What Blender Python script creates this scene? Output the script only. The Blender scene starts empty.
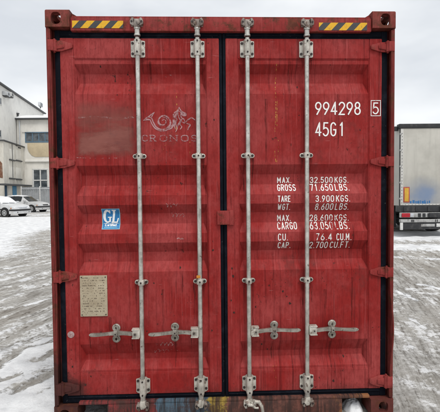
import bpy, bmesh, math, random
from mathutils import Vector, Matrix, noise
random.seed(7)
sc = bpy.context.scene
R = math.radians

# ------------------------------------------------------------------ camera
FPX = 400.0                                   # focal length in photo pixels (photo 440 x 412)
CAM = Vector((-0.1184, -2.8174, 1.6336))
YAW, PITCH, ROLL = 0.0312, -0.0348, 0.0089
_f = Vector((math.sin(YAW)*math.cos(PITCH), math.cos(YAW)*math.cos(PITCH), math.sin(PITCH)))
_r = Vector((math.cos(YAW), -math.sin(YAW), 0))
_d = _f.cross(_r)
RGT = _r*math.cos(ROLL) + _d*math.sin(ROLL)
DWN = -_r*math.sin(ROLL) + _d*math.cos(ROLL)
FWD = _f
cam = bpy.data.objects.new("camera", bpy.data.cameras.new("camera"))
sc.collection.objects.link(cam)
m = Matrix((RGT, -DWN, -FWD)).transposed().to_4x4(); m.translation = CAM
cam.matrix_world = m
cam.data.sensor_fit = 'HORIZONTAL'; cam.data.sensor_width = 36.0
cam.data.lens = 36.0*FPX/440.0
cam.data.clip_start = 0.05; cam.data.clip_end = 3000
sc.camera = cam

# ------------------------------------------------------------------ sky, sun, exposure
SUN_EL, SUN_AZ = R(61), R(162)                # azimuth measured from +Y clockwise (behind the camera, a little right)
world = bpy.data.worlds.new("World"); sc.world = world; world.use_nodes = True
nt = world.node_tree; nt.nodes.clear()
def N(nt, t, **kw):
    n = nt.nodes.new(t)
    for k, v in kw.items(): setattr(n, k, v)
    return n
sky = N(nt, 'ShaderNodeTexSky'); sky.sky_type = 'NISHITA'; sky.sun_disc = False
sky.sun_elevation = SUN_EL; sky.sun_rotation = SUN_AZ; sky.air_density = 1.0; sky.dust_density = 3.0
hs = N(nt, 'ShaderNodeHueSaturation'); hs.inputs['Saturation'].default_value = 0.25
tc = N(nt, 'ShaderNodeTexCoord'); mp = N(nt, 'ShaderNodeMapping'); mp.inputs['Scale'].default_value = (1.2, 1.2, 3.2)
cn = N(nt, 'ShaderNodeTexNoise'); cn.inputs['Scale'].default_value = 1.7; cn.inputs['Detail'].default_value = 5; cn.inputs['Roughness'].default_value = 0.5
cr = N(nt, 'ShaderNodeValToRGB')
cr.color_ramp.elements[0].position = 0.36; cr.color_ramp.elements[0].color = (5.1, 5.4, 5.8, 1)
cr.color_ramp.elements[1].position = 0.66; cr.color_ramp.elements[1].color = (7.7, 7.85, 7.95, 1)
mx = N(nt, 'ShaderNodeMixRGB'); mx.inputs['Fac'].default_value = 0.85
bg = N(nt, 'ShaderNodeBackground'); bg.inputs['Strength'].default_value = 0.1
out = N(nt, 'ShaderNodeOutputWorld')
L = nt.links.new
L(sky.outputs[0], hs.inputs['Color']); L(tc.outputs['Generated'], mp.inputs[0]); L(mp.outputs[0], cn.inputs['Vector'])
L(cn.outputs['Fac'], cr.inputs[0]); L(hs.outputs[0], mx.inputs[1]); L(cr.outputs[0], mx.inputs[2])
L(mx.outputs[0], bg.inputs[0]); L(bg.outputs[0], out.inputs[0])
sun_d = bpy.data.lights.new("sun", 'SUN'); sun_d.energy = 1.5; sun_d.angle = R(24); sun_d.color = (1.0, 0.965, 0.92)
sun = bpy.data.objects.new("sun", sun_d); sc.collection.objects.link(sun)
sv = Vector((math.sin(SUN_AZ)*math.cos(SUN_EL), math.cos(SUN_AZ)*math.cos(SUN_EL), math.sin(SUN_EL)))
sun.rotation_euler = sv.to_track_quat('Z', 'Y').to_euler(); sun.location = (0, -10, 20)
sc.view_settings.view_transform = 'Standard'; sc.view_settings.look = 'None'
sc.view_settings.exposure = 0.56; sc.view_settings.gamma = 1.0; sc.view_settings.use_curve_mapping = False
sc.render.engine = 'CYCLES'; sc.cycles.use_denoising = True
sc.cycles.max_bounces = 6; sc.cycles.transparent_max_bounces = 12

# ------------------------------------------------------------------ photo-pixel helpers (where things stand)
def ray(px, py): return RGT*((px-220.0)/FPX) + DWN*((py-206.0)/FPX) + FWD
class Frame:
    """a local frame standing on the ground: x along a facade, -y out of it, z up"""
    def __init__(s, o, a):
        s.o = Vector((o[0], o[1], 0)); s.a = a
        s.ex = Vector((math.cos(a), math.sin(a), 0)); s.ey = Vector((-math.sin(a), math.cos(a), 0))
    def at(s, px, py, y=0.0):
        r = ray(px, py); t = (y - (CAM-s.o).dot(s.ey))/r.dot(s.ey)
        p = CAM + r*t
        return (p-s.o).dot(s.ex), p.z
    def w(s, x, y, z=0): return s.o + s.ex*x + s.ey*y + Vector((0, 0, z))
def ground(px, py):
    r = ray(px, py); t = -CAM.z/r.z; p = CAM+r*t
    return p.x, p.y
def depth_pt(px, D):
    h = 192+(220-px)*ROLL
    p = CAM + ray(px, h)*D
    return p.x, p.y
CF = Frame((0, 0), 0)

# ------------------------------------------------------------------ object helpers
COL = sc.collection
def tag(o, label=None, cat=None, group=None, kind=None):
    if label: o['label'] = label
    if cat: o['category'] = cat
    if group: o['group'] = group
    if kind: o['kind'] = kind
    return o
def empty(name, loc, rz=0.0, **kw):
    o = bpy.data.objects.new(name, None); COL.objects.link(o)
    o.location = loc; o.rotation_euler = (0, 0, rz); o.empty_display_size = 0.3
    return tag(o, **kw)
class MB:
    def __init__(s): s.bm = bmesh.new(); s.mi = 0
    def face(s, pts):
        f = s.bm.faces.new([s.bm.verts.new(p) for p in pts]); f.material_index = s.mi; return f
    def _bev(s, vs, fs, b, seg=2):
        es = set()
        for f in fs: es.update(f.edges)
        r = bmesh.ops.bevel(s.bm, geom=list(es)+list(vs), offset=b, segments=seg, affect='EDGES', profile=0.6, clamp_overlap=True)
        for f in r['faces']: f.material_index = s.mi
    def box(s, x0, x1, y0, y1, z0, z1, b=0.0, seg=2):
        if x0 > x1: x0, x1 = x1, x0
        if y0 > y1: y0, y1 = y1, y0
        if z0 > z1: z0, z1 = z1, z0
        v = [s.bm.verts.new(p) for p in ((x0,y0,z0),(x1,y0,z0),(x1,y1,z0),(x0,y1,z0),(x0,y0,z1),(x1,y0,z1),(x1,y1,z1),(x0,y1,z1))]
        fs = [s.bm.faces.new([v[i] for i in q]) for q in ((3,2,1,0),(4,5,6,7),(0,1,5,4),(1,2,6,5),(2,3,7,6),(3,0,4,7))]
        for f in fs: f.material_index = s.mi
        if b > 0: s._bev(v, fs, min(b, 0.45*min(x1-x0, y1-y0, z1-z0)), seg)
        return s
    def prism(s, poly, y0, y1, b=0.0, axis='y'):
        """poly: (x,z) points extruded along y (or other axis)"""
        def P(a, c, t):
            return (a, t, c) if axis == 'y' else ((t, a, c) if axis == 'x' else (a, c, t))
        lo = [s.bm.verts.new(P(a, c, y0)) for a, c in poly]; hi = [s.bm.verts.new(P(a, c, y1)) for a, c in poly]
        n = len(poly); fs = [s.bm.faces.new(lo), s.bm.faces.new(hi[::-1])]
        for i in range(n): fs.append(s.bm.faces.new((lo[(i+1) % n], lo[i], hi[i], hi[(i+1) % n])))
        for f in fs: f.material_index = s.mi
        if b > 0: s._bev(lo+hi, fs, b)
        return s
    def cyl(s, p0, p1, r0, r1=None, n=16, caps=True):
        r1 = r0 if r1 is None else r1
        p0 = Vector(p0); p1 = Vector(p1); d = (p1-p0).normalized()
        u = d.orthogonal().normalized(); v = d.cross(u)
        A, B = [], []
        for i in range(n):
            t = 2*math.pi*i/n; w = u*math.cos(t)+v*math.sin(t)
            A.append(s.bm.verts.new(p0+w*r0)); B.append(s.bm.verts.new(p1+w*r1))
        fs = [s.bm.faces.new((A[i], A[(i+1) % n], B[(i+1) % n], B[i])) for i in range(n)]
        if caps: fs += [s.bm.faces.new(A[::-1]), s.bm.faces.new(B)]
        for f in fs: f.material_index = s.mi
        return s
    def tube(s, pts, r, n=10):
        pts = [Vector(p) for p in pts]; rings = []
        rr = r if isinstance(r, (list, tuple)) else [r]*len(pts)
        up = None
        for i, p in enumerate(pts):
            d = (pts[min(i+1, len(pts)-1)]-pts[max(i-1, 0)]).normalized()
            u = d.orthogonal().normalized() if up is None else (up-d*up.dot(d)).normalized()
            up = u; v = d.cross(u)
            rings.append([s.bm.verts.new(p+(u*math.cos(2*math.pi*k/n)+v*math.sin(2*math.pi*k/n))*rr[i]) for k in range(n)])
        fs = []
        for a, b in zip(rings, rings[1:]):
            fs += [s.bm.faces.new((a[k], a[(k+1) % n], b[(k+1) % n], b[k])) for k in range(n)]
        fs += [s.bm.faces.new(rings[0][::-1]), s.bm.faces.new(rings[-1])]
        for f in fs: f.material_index = s.mi
        return s
    def ring_plate(s, hole, rect, p, q):
        """plate with an opening: hole = list of (a,b) counterclockwise, rect=(a0,a1,b0,b1); p(a,b) front point, q(a,b) back point"""
        n = len(hole); a0, a1, b0, b1 = rect
        ca = sum(h[0] for h in hole)/n; cb = sum(h[1] for h in hole)/n
        outer = []
        for a, b in hole:
            dx, dy = a-ca, b-cb
            k = min((a1-ca)/dx if dx > 1e-9 else ((a0-ca)/dx if dx < -1e-9 else 1e9),
                    (b1-cb)/dy if dy > 1e-9 else ((b0-cb)/dy if dy < -1e-9 else 1e9))
            outer.append((ca+dx*k, cb+dy*k))
        # make the four corners exact
        for cx_, cy_ in ((a0,b0),(a1,b0),(a1,b1),(a0,b1)):
            i = min(range(n), key=lambda j: (outer[j][0]-cx_)**2+(outer[j][1]-cy_)**2); outer[i] = (cx_, cy_)
        V = lambda fn, L_: [s.bm.verts.new(fn(a, b)) for a, b in L_]
        ho, oo, hi, oi = V(p, hole), V(p, outer), V(q, hole), V(q, outer)
        for i in range(n):
            j = (i+1) % n
            for f4 in ((oo[i],oo[j],ho[j],ho[i]), (hi[i],hi[j],oi[j],oi[i]), (ho[i],ho[j],hi[j],hi[i]), (oi[i],oi[j],oo[j],oo[i])):
                f = s.bm.faces.new(f4); f.material_index = s.mi
        return s
    def build(s, name, mats, parent=None, loc=(0, 0, 0), smooth=35, rot=None, off=(0,0,0), **kw):
        if off != (0,0,0): bmesh.ops.translate(s.bm, verts=s.bm.verts, vec=off)
        bmesh.ops.recalc_face_normals(s.bm, faces=s.bm.faces)
        me = bpy.data.meshes.new(name); s.bm.to_mesh(me); s.bm.free()
        for mt in (mats if isinstance(mats, (list, tuple)) else [mats]): me.materials.append(mt)
        if smooth:
            me.polygons.foreach_set('use_smooth', [True]*len(me.polygons)); me.set_sharp_from_angle(angle=R(smooth))
        o = bpy.data.objects.new(name, me); COL.objects.link(o); o.location = loc
        if rot: o.rotation_euler = rot
        if parent: o.parent = parent
        return tag(o, **kw)

# ------------------------------------------------------------------ materials
class G:
    """tiny node-graph helper"""
    def __init__(s, name):
        s.m = bpy.data.materials.new(name); s.m.use_nodes = True; s.nt = s.m.node_tree; s.nt.nodes.clear()
        s.out = s.n('ShaderNodeOutputMaterial'); s.b = s.n('ShaderNodeBsdfPrincipled')
        s.l(s.b.outputs[0], s.out.inputs[0]); s.tc = s.n('ShaderNodeTexCoord')
    def n(s, t, **kw): return N(s.nt, t, **kw)
    def l(s, a, b): s.nt.links.new(a, b)
    def map(s, scale=(1,1,1), rot=(0,0,0), loc=(0,0,0), src='Object'):
        mp = s.n('ShaderNodeMapping'); mp.inputs['Scale'].default_value = scale; mp.inputs['Rotation'].default_value = rot; mp.inputs['Location'].default_value = loc
        s.l(s.tc.outputs[src], mp.inputs[0]); return mp.outputs[0]
    def noise(s, scale=5, detail=4, rough=0.55, vec=None, dist=0.0):
        x = s.n('ShaderNodeTexNoise'); x.inputs['Scale'].default_value = scale; x.inputs['Detail'].default_value = detail
        x.inputs['Roughness'].default_value = rough; x.inputs['Distortion'].default_value = dist
        s.l(vec if vec is not None else s.tc.outputs['Object'], x.inputs['Vector']); return x.outputs['Fac']
    def ramp(s, fac, a, b, ca=0.0, cb=1.0):
        x = s.n('ShaderNodeMapRange'); x.interpolation_type = 'SMOOTHSTEP'
        x.inputs['From Min'].default_value = a; x.inputs['From Max'].default_value = b
        x.inputs['To Min'].default_value = ca; x.inputs['To Max'].default_value = cb
        s.l(fac, x.inputs['Value']); return x.outputs[0]
    def math(s, op, a, b=None):
        x = s.n('ShaderNodeMath'); x.operation = op
        for i, v in enumerate((a, b)):
            if v is None: continue
            if isinstance(v, (int, float)): x.inputs[i].default_value = v
            else: s.l(v, x.inputs[i])
        return x.outputs[0]
    def mix(s, fac, a, b):
        x = s.n('ShaderNodeMixRGB')
        for i, v in ((0, fac), (1, a), (2, b)):
            if isinstance(v, (int, float)): x.inputs[i].default_value = v if i == 0 else (v, v, v, 1)
            elif isinstance(v, tuple): x.inputs[i].default_value = (*v, 1)
            else: s.l(v, x.inputs[i])
        return x.outputs[0]
    def set(s, color=None, rough=None, metal=None, spec=None, bump=None, bs=0.3, bd=0.01):
        for k, v in (('Base Color', color), ('Roughness', rough), ('Metallic', metal), ('Specular IOR Level', spec)):
            if v is None: continue
            if isinstance(v, tuple): s.b.inputs[k].default_value = (*v, 1)
            elif isinstance(v, (int, float)): s.b.inputs[k].default_value = v
            else: s.l(v, s.b.inputs[k])
        if bump is not None:
            x = s.n('ShaderNodeBump'); x.inputs['Strength'].default_value = bs; x.inputs['Distance'].default_value = bd
            s.l(bump, x.inputs['Height']); s.l(x.outputs[0], s.b.inputs['Normal'])
        return s.m
    def alpha(s, fac):
        t = s.n('ShaderNodeBsdfTransparent'); mx = s.n('ShaderNodeMixShader')
        s.l(fac, mx.inputs[0]); s.l(t.outputs[0], mx.inputs[1]); s.l(s.b.outputs[0], mx.inputs[2]); s.l(mx.outputs[0], s.out.inputs[0])

def red_paint(name, base, chalk, streak, rust_amt=0.0, streak_amt=0.5):
    g = G(name)
    big = g.ramp(g.noise(1.6, 5, 0.6), 0.40, 0.66)
    c = g.mix(big, base, chalk)
    c = g.mix(g.ramp(g.noise(7, 7, 0.7), 0.42, 0.70, 0, 0.6), c, chalk)
    # fine mottling of the old paint film
    c = g.mix(g.ramp(g.noise(55, 6, 0.72, g.map((1, .2, .45))), 0.40, 0.68, 0, 0.45), c, tuple(v*.58 for v in base))
    # vertical run-off streaks, broad and thin
    st = g.ramp(g.noise(1.0, 7, 0.70, g.map((46, 2, 1.2))), 0.49, 0.68, 0, streak_amt)
    st = g.math('MULTIPLY', st, g.ramp(g.noise(1.5, 5, .65, g.map((1, .3, 1), loc=(8, 1, 3))), .38, .62, .25, 1))
    c = g.mix(st, c, streak)
    dr = g.ramp(g.noise(1.0, 4, 0.6, g.map((105, 3, 2.4), loc=(3.1, 1.7, .4))), 0.56, 0.67, 0, 0.75)
    dr = g.math('MULTIPLY', dr, g.ramp(g.noise(2.2, 5, .65), .48, .64))
    c = g.mix(dr, c, tuple(v*.55 for v in streak))
    lt = g.ramp(g.noise(1.0, 5, 0.65, g.map((75, 2, 2.0), loc=(7, 2, 9))), 0.56, 0.70, 0, 0.42)
    c = g.mix(lt, c, tuple(min(1, v*1.25+.03) for v in chalk))
    # old dirt clouds
    c = g.mix(g.ramp(g.noise(4.2, 7, 0.7, g.map((1, 1, .7), loc=(2, 5, 1))), 0.56, 0.74, 0, 0.55), c, (0.10, 0.025, 0.022))
    # pale scratches
    sc_ = g.ramp(g.noise(1.0, 3, 0.6, g.map((7, 2, 130))), 0.70, 0.745, 0, 0.4)
    c = g.mix(sc_, c, (0.48, 0.22, 0.21))
    # chips: dark rust spots
    clus = g.ramp(g.noise(2.7, 4, 0.65), 0.50, 0.62)
    chip = g.math('MULTIPLY', g.ramp(g.noise(38, 3, 0.6, g.map((1, 1, 0.7))), 0.655, 0.685), clus)
    chip2 = g.math('MULTIPLY', g.ramp(g.noise(95, 2, 0.6, g.map((1, 1, 0.6), loc=(4, 4, 4))), 0.68, 0.71), g.ramp(g.noise(2.4, 4, .65), .50, .62))
    chip = g.math('MAXIMUM', chip, chip2)
    c = g.mix(g.math('MULTIPLY', chip, 0.92), c, (0.035, 0.014, 0.011))
    # black grease and rust round the bottom left corner, and along the foot of the doors
    sx = g.n('ShaderNodeSeparateXYZ'); g.l(g.tc.outputs['Object'], sx.inputs[0])
    nz = g.math('MULTIPLY', g.math('SUBTRACT', g.noise(11, 6, .7), .5), .30)
    cx = g.math('ADD', g.math('ADD', sx.outputs['X'], g.math('MULTIPLY', sx.outputs['Z'], .85)), nz)
    gr = g.ramp(cx, -.74, -.88, 0, .88)
    ft = g.math('MULTIPLY', g.ramp(g.math('ADD', sx.outputs['Z'], nz), .26, .10), .55)
    c = g.mix(g.math('MAXIMUM', gr, ft), c, (0.035, 0.017, 0.015))
    if rust_amt:
        ru = g.ramp(g.noise(9, 8, 0.75), 0.62-0.25*rust_amt, 0.72-0.2*rust_amt)
        rc = g.mix(g.noise(30, 4), (0.036, 0.013, 0.009), (0.14, 0.048, 0.026))
        c = g.mix(g.math('MULTIPLY', ru, 0.9), c, rc)
    h = g.math('SUBTRACT', g.math('MULTIPLY', g.noise(5, 4, .5), 0.5), g.math('MULTIPLY', chip, 0.25))
    h = g.math('ADD', h, g.math('MULTIPLY', g.noise(90, 3, .6), 0.12))
    return g.set(c, g.ramp(g.noise(12, 4), 0.3, 0.7, 0.55, 0.8), 0, 0.12, bump=h, bs=0.4, bd=0.006)

RED  = (0.245, 0.0165, 0.0150); CHK = (0.318, 0.050, 0.048); STK = (0.100, 0.0085, 0.0085)
M = {}
M['door']  = red_paint('door_paint', RED, CHK, STK, 0.0, 0.8)
M['frame'] = red_paint('frame_paint', (0.155, 0.022, 0.020), (0.195, 0.040, 0.035), (0.05, 0.011, 0.010), 0.55, 0.65)
M['hinge'] = red_paint('hinge_paint', (0.235, 0.027, 0.025), (0.285, 0.05, 0.046), (0.08, 0.014, 0.013), 0.4, 0.55)
M['cast']  = red_paint('casting_rust', (0.185, 0.036, 0.030), (0.22, 0.058, 0.048), (0.06, 0.018, 0.014), 0.68, 0.5)
M['side']  = red_paint('side_paint', RED, CHK, STK, 0.1, 0.5)

def sill_mat():
    g = G('sill_paint')
    sx = g.n('ShaderNodeSeparateXYZ'); g.l(g.tc.outputs['Object'], sx.inputs[0]); x = sx.outputs['X']
    wob = g.math('ADD', x, g.math('MULTIPLY', g.math('SUBTRACT', g.noise(9, 7, .78), 0.5), 0.34))
    rust = g.mix(g.ramp(g.noise(14, 6, .7), .35, .65), (0.17, 0.065, 0.048), (0.085, 0.032, 0.024))
    red = g.mix(g.ramp(g.noise(10, 6, .7), .4, .7), (0.21, 0.03, 0.03), (0.07, 0.028, 0.024))
    c = g.mix(g.ramp(wob, -0.522, -0.51), red, (0.065, 0.105, 0.14))
    c = g.mix(g.ramp(wob, -0.146, -0.136), c, (0.31, 0.21, 0.04))
    c = g.mix(g.ramp(wob, -0.01, 0.0), c, rust)
    ora = g.math('MULTIPLY', g.ramp(wob, .78, .86), g.ramp(g.noise(11, 5), .4, .6))
    c = g.mix(ora, c, (0.24, 0.10, 0.04))
    st = g.ramp(g.noise(1.0, 5, 0.65, g.map((40, 3, 4))), 0.42, 0.62, 0, 0.85)
    c = g.mix(st, c, (0.024, 0.016, 0.014))
    c = g.mix(g.ramp(g.noise(9, 7, .72, g.map(loc=(3, 3, 3))), .46, .60, 0, .72), c, (0.05, 0.024, 0.019))
    return g.set(c, 0.65, 0, 0.3, bump=g.noise(60, 5, .65), bs=0.4, bd=0.004)
M['sill'] = sill_mat()

def rubber():
    g = G('gasket_rubber')
    c = g.mix(g.ramp(g.noise(9, 5, .7), .45, .75), (0.0035, 0.0045, 0.008), (0.012, 0.014, 0.021))
    c = g.mix(g.ramp(g.noise(45, 4, .7), .64, .74, 0, .5), c, (0.13, 0.12, 0.12))
    return g.set(c, 0.75, 0, 0.08, bump=g.noise(50, 3), bs=0.2, bd=0.003)
M['rubber'] = rubber()
def plain(name, col, rough=0.6, metal=0.0, var=0.25, scale=12, dirt=None, dirt_amt=0.4, bump=0.15, bd=0.003):
    g = G(name)
    dk = tuple(v*(1-var) for v in col)
    c = g.mix(g.ramp(g.noise(scale, 5, .6), .3, .7), dk, col)
    if dirt: c = g.mix(g.ramp(g.noise(scale*0.7, 6, .7, g.map((1, 1, .6), loc=(5, 3, 1))), .48, .72, 0, dirt_amt), c, dirt)
    return g.set(c, rough, metal, 0.4, bump=g.noise(scale*6, 4), bs=bump, bd=bd)
def galv(name, col, col2, ru=.62, metal=.35):
    g = G(name)
    c = g.mix(g.ramp(g.noise(14, 5, .65), .35, .68), col, col2)
    c = g.mix(g.ramp(g.noise(1, 5, .7, g.map((60, 60, 5))), .5, .72, 0, .55), c, (0.17, 0.155, 0.13))
    c = g.mix(g.ramp(g.noise(26, 6, .72), ru, ru+.08, 0, .8), c, (0.10, 0.05, 0.03))
    return g.set(c, g.ramp(g.noise(20, 4), .3, .7, .36 if metal < .5 else .30, .6 if metal < .5 else .48), metal, 0.5, bump=g.noise(70, 4, .6), bs=.25, bd=.003)
M['galv'] = galv('galvanised_steel', (0.38, 0.365, 0.33), (0.64, 0.62, 0.57), .60, .8)
M['bracket'] = galv('bracket_steel', (0.38, 0.355, 0.31), (0.60, 0.565, 0.50), .56)
M['handle'] = galv('handle_steel', (0.24, 0.215, 0.185), (0.47, 0.44, 0.39), .57, .7)
M['keeper'] = galv('keeper_steel', (0.13, 0.10, 0.085), (0.33, 0.29, 0.255), .52)
M['bolt'] = plain('bolt_rust', (0.035, 0.026, 0.024), .6, 0.2)
M['chip'] = plain('chip_rust', (0.042, 0.017, 0.012), .9, 0, .4, 60)
M['dark'] = plain('dark_recess', (0.012, 0.010, 0.010), .8)
def worn(name, col, lo, hi, scale=60, rough=.6):
    g = G(name); g.set(g.mix(g.noise(20, 3), tuple(c*.85 for c in col), col), rough, 0, .3)
    nz = g.math('ADD', g.math('MULTIPLY', g.noise(scale, 5, .7), .6), g.math('MULTIPLY', g.noise(7, 3, .6), .4))
    g.alpha(g.ramp(nz, lo, hi)); return g.m
M['letter'] = worn('white_stencil_paint', (0.82, 0.81, 0.78), .35, .40)
M['letter_worn'] = worn('worn_stencil_paint', (0.78, 0.76, 0.73), .385, .455)
M['emblem'] = worn('faded_emblem_paint', (0.42, 0.225, 0.23), .36, .56)
M['chalk'] = worn('yellow_chalk', (0.55, 0.27, 0.05), .49, .56)
M['scribble'] = worn('pale_chalk', (0.45, 0.24, 0.23), .46, .60)
def run_mat():
    g = G('rust_run'); g.set((0.07, 0.014, 0.011), .7, 0, .1)
    g.alpha(g.math('MULTIPLY', g.ramp(g.noise(1, 5, .65, g.map((150, 4, 9))), .36, .70, 0, .62), g.ramp(g.noise(12, 4, .6), .3, .6, .4, 1))); return g.m
M['run'] = run_mat()

# ------------------------------------------------------------------ the shipping container
ZT, HW, LEN = 2.896, 1.219, 12.192
box_root = empty('shipping_container', (0, 0, 0), label='weathered red shipping container with closed doors and grey lock rods on snowy ground', cat='shipping container')
YS, YP, TD = 0.040, 0.049, 0.043          # stile face, panel face, corrugation depth
def U(px, py, Y=YS): return CF.at(px, py, Y)
def ux(px, py=206, Y=YS): return U(px, py, Y)[0]
def uz(py, px=265, Y=YS): return U(px, py, Y)[1]

# ---- corner castings: hollow, with their openings
def oval(ca, cb, ra, rb, n=32, p=2.6):
    return [(ca+ra*math.copysign(abs(math.cos(t))**(2/p), math.cos(t)), cb+rb*math.copysign(abs(math.sin(t))**(2/p), math.sin(t))) for t in [2*math.pi*i/n for i in range(n)]]
def casting(sx, y0, y1, z0, z1, top, front, name='corner_casting'):
    mb = MB(); xo = sx*(HW+0.003); xi = sx*(HW-0.165); T = 0.026
    xa, xb = min(xo, xi), max(xo, xi)
    yf, yb = (y0, y1)
    zc = (z0+z1)/2; xc = (xa+xb)/2 + sx*0.008
    # front plate with opening
    th = -T
    if front: mb.ring_plate(oval(xc, zc, .034, .041), (xa, xb, z0, z1), lambda a, b: (a, yf, b), lambda a, b: (a, yf+T, b))
    else: mb.ring_plate(oval(xc, zc, .034, .041), (xa, xb, z0, z1), lambda a, b: (a, yb, b), lambda a, b: (a, yb-T, b))
    ya, yb_ = (yf+T, yb) if front else (yf, yb-T)
    # outer side plate with opening
    mb.ring_plate(oval((ya+yb_)/2, zc, .045, .034), (ya, yb_, z0, z1), lambda a, b: (xo, a, b), lambda a, b: (xo-sx*T*.6, a, b))
    # top or bottom plate with opening
    zo = z1 if top else z0; zs = -1 if top else 1
    xq0, xq1 = (xa, xb-T*.6) if sx > 0 else (xa+T*.6, xb)
    mb.ring_plate(oval((xq0+xq1)/2, (ya+yb_)/2, .034, .06), (xq0, xq1, ya, yb_), lambda a, b: (a, b, zo), lambda a, b: (a, b, zo+zs*T))
    zA, zB = (z0, z1-T) if top else (z0+T, z1)
    # closed inner side, far end and opposite plate
    mb.box(xi, xi+sx*0.012, ya, yb_, zA, zB)
    ybk = yb_-0.012 if front else ya
    mb.box(xi+sx*0.012, xo-sx*T*.6, ybk, ybk+0.012, zA, zB)
    zz = z0 if top else z1-0.012
    y2, y3 = (ya, ybk) if front else (ybk+0.012, yb_)
    mb.box(xi+sx*0.012, xo-sx*T*.6, y2, y3, zz, zz+0.012)
    bmesh.ops.remove_doubles(mb.bm, verts=mb.bm.verts, dist=1e-5)
    es = [e for e in mb.bm.edges if len(e.link_faces) == 2 and e.calc_face_angle(0) > 1.2 and
          all(abs(abs(v.co.x)-abs(xo)) < 1e-4 or abs(v.co.z-zo) < 1e-4 for v in e.verts) and
          all(abs(v.co.y-(yf if front else yb)) < 1e-4 or (abs(abs(v.co.x)-abs(xo)) < 1e-4 and abs(v.co.z-zo) < 1e-4) for v in e.verts)]
    try: bmesh.ops.bevel(mb.bm, geom=es, offset=0.010, segments=3, affect='EDGES', profile=.5)
    except Exception as e: print('bevel', e)
    return mb.build(name, M['cast'], box_root)
for sx in (-1, 1):
    for y0, y1, fr in ((0, .178, True), (LEN-.178, LEN, False)):
        casting(sx, y0, y1, 0, .118, False, fr); casting(sx, y0, y1, ZT-.118, ZT, True, fr)

# ---- corner posts (outer face, return lip and the dark slot beside the gasket)
for sx in (-1, 1):
    xo = sx*HW; xi = ux(54.7 if sx < 0 else 389.6)
    mb = MB()
    mb.box(xo, xi, .008, .15, .118, ZT-.118, .007)
    mb.box(xi, xi-sx*.045, .085, .145, .118, ZT-.118)
    # rolled, slightly dented lip along the slot
    pts, n = [], 40
    for i in range(n+1):
        z = .13+(ZT-.26)*i/n
        b = 0.020*math.exp(-((z-.62)/.22)**2) if sx > 0 else 0.003*math.sin(z*5)
        pts.append((xi-sx*(.004-b*0.9), .012-b*.6, z))
    mb.tube(pts, .0065, 8)
    mb.build('corner_post', M['frame'], box_root)
    MB().box(sx*HW, sx*(HW-.10), LEN-.12, LEN-.003, .118, ZT-.118, .006).build('corner_post', M['frame'], box_root)

# ---- header and sill across the door end
zh1 = uz(17.0, 100, .012); zh0 = uz(30.6, 100, .012)
xc_in = HW-.165
mb = MB()
mb.box(-xc_in-.0005+.002, xc_in-.002, .014, .12, zh0, zh1, .006)
for sx in (-1, 1):   # sloping gussets against the castings
    mb.prism([(sx*(xc_in-.001), zh1-.002), (sx*(xc_in-.001), ZT-.012), (sx*(xc_in-.012), ZT-.012), (sx*(xc_in-.075), zh1-.002)], .05, .062)
mb.prism([(-xc_in+.01, zh1-.001), (xc_in-.01, zh1-.001), (xc_in-.01, zh1+.008), (-xc_in+.01, zh1+.008)], .016, .075, .002)
header = mb.build('door_header', M['hinge'], box_root)

zs1 = uz(401.6, 120, .014)
mb = MB()
xg = HW-.165-.001
mb.box(-xg+.002, xg-.002, .016, .10, .122, zs1, .005)
mb.box(-xg+.205, xg-.205, .016, .10, .022, .121, .004)
mb.box(-xg+.002, xg-.002, .30, .34, .02, .30)
sill = mb.build('door_sill', M['sill'], box_root)

# hazard strips on the header
def hazard_mat():
    g = G('hazard_tape')
    sx = g.n('ShaderNodeSeparateXYZ'); g.l(g.tc.outputs['Object'], sx.inputs[0])
    u = g.math('ADD', g.math('SUBTRACT', sx.outputs['X'], g.math('MULTIPLY', sx.outputs['Z'], 0.95)), 50.0)
    fr = g.math('FRACT', g.math('DIVIDE', u, 0.1065))
    st = g.ramp(fr, .495, .505)
    y = g.mix(g.ramp(g.noise(60, 5, .7), .5, .72, 0, .7), (0.66, 0.36, 0.008), (0.30, 0.15, 0.03))
    k = g.mix(g.noise(50, 4), (0.025, 0.026, 0.03), (0.06, 0.058, 0.06))
    c = g.mix(st, k, y)
    c = g.mix(g.ramp(g.noise(22, 6, .75), .62, .70, 0, .8), c, (0.12, 0.04, 0.035))
    return g.set(c, .45, 0, .4)
M['haz'] = hazard_mat()
for a, b, t0, t1 in ((72.0, 123.3, 20.6, 28.2), (318.9, 367.0, 22.6, 30.4)):
    x0, za = U(a, t0, .013); x1, zb = U(b, t1, .013)
    MB().box(x0, x1, .0115, .0138, zb, za).build('hazard_strip', M['haz'], header)

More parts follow.
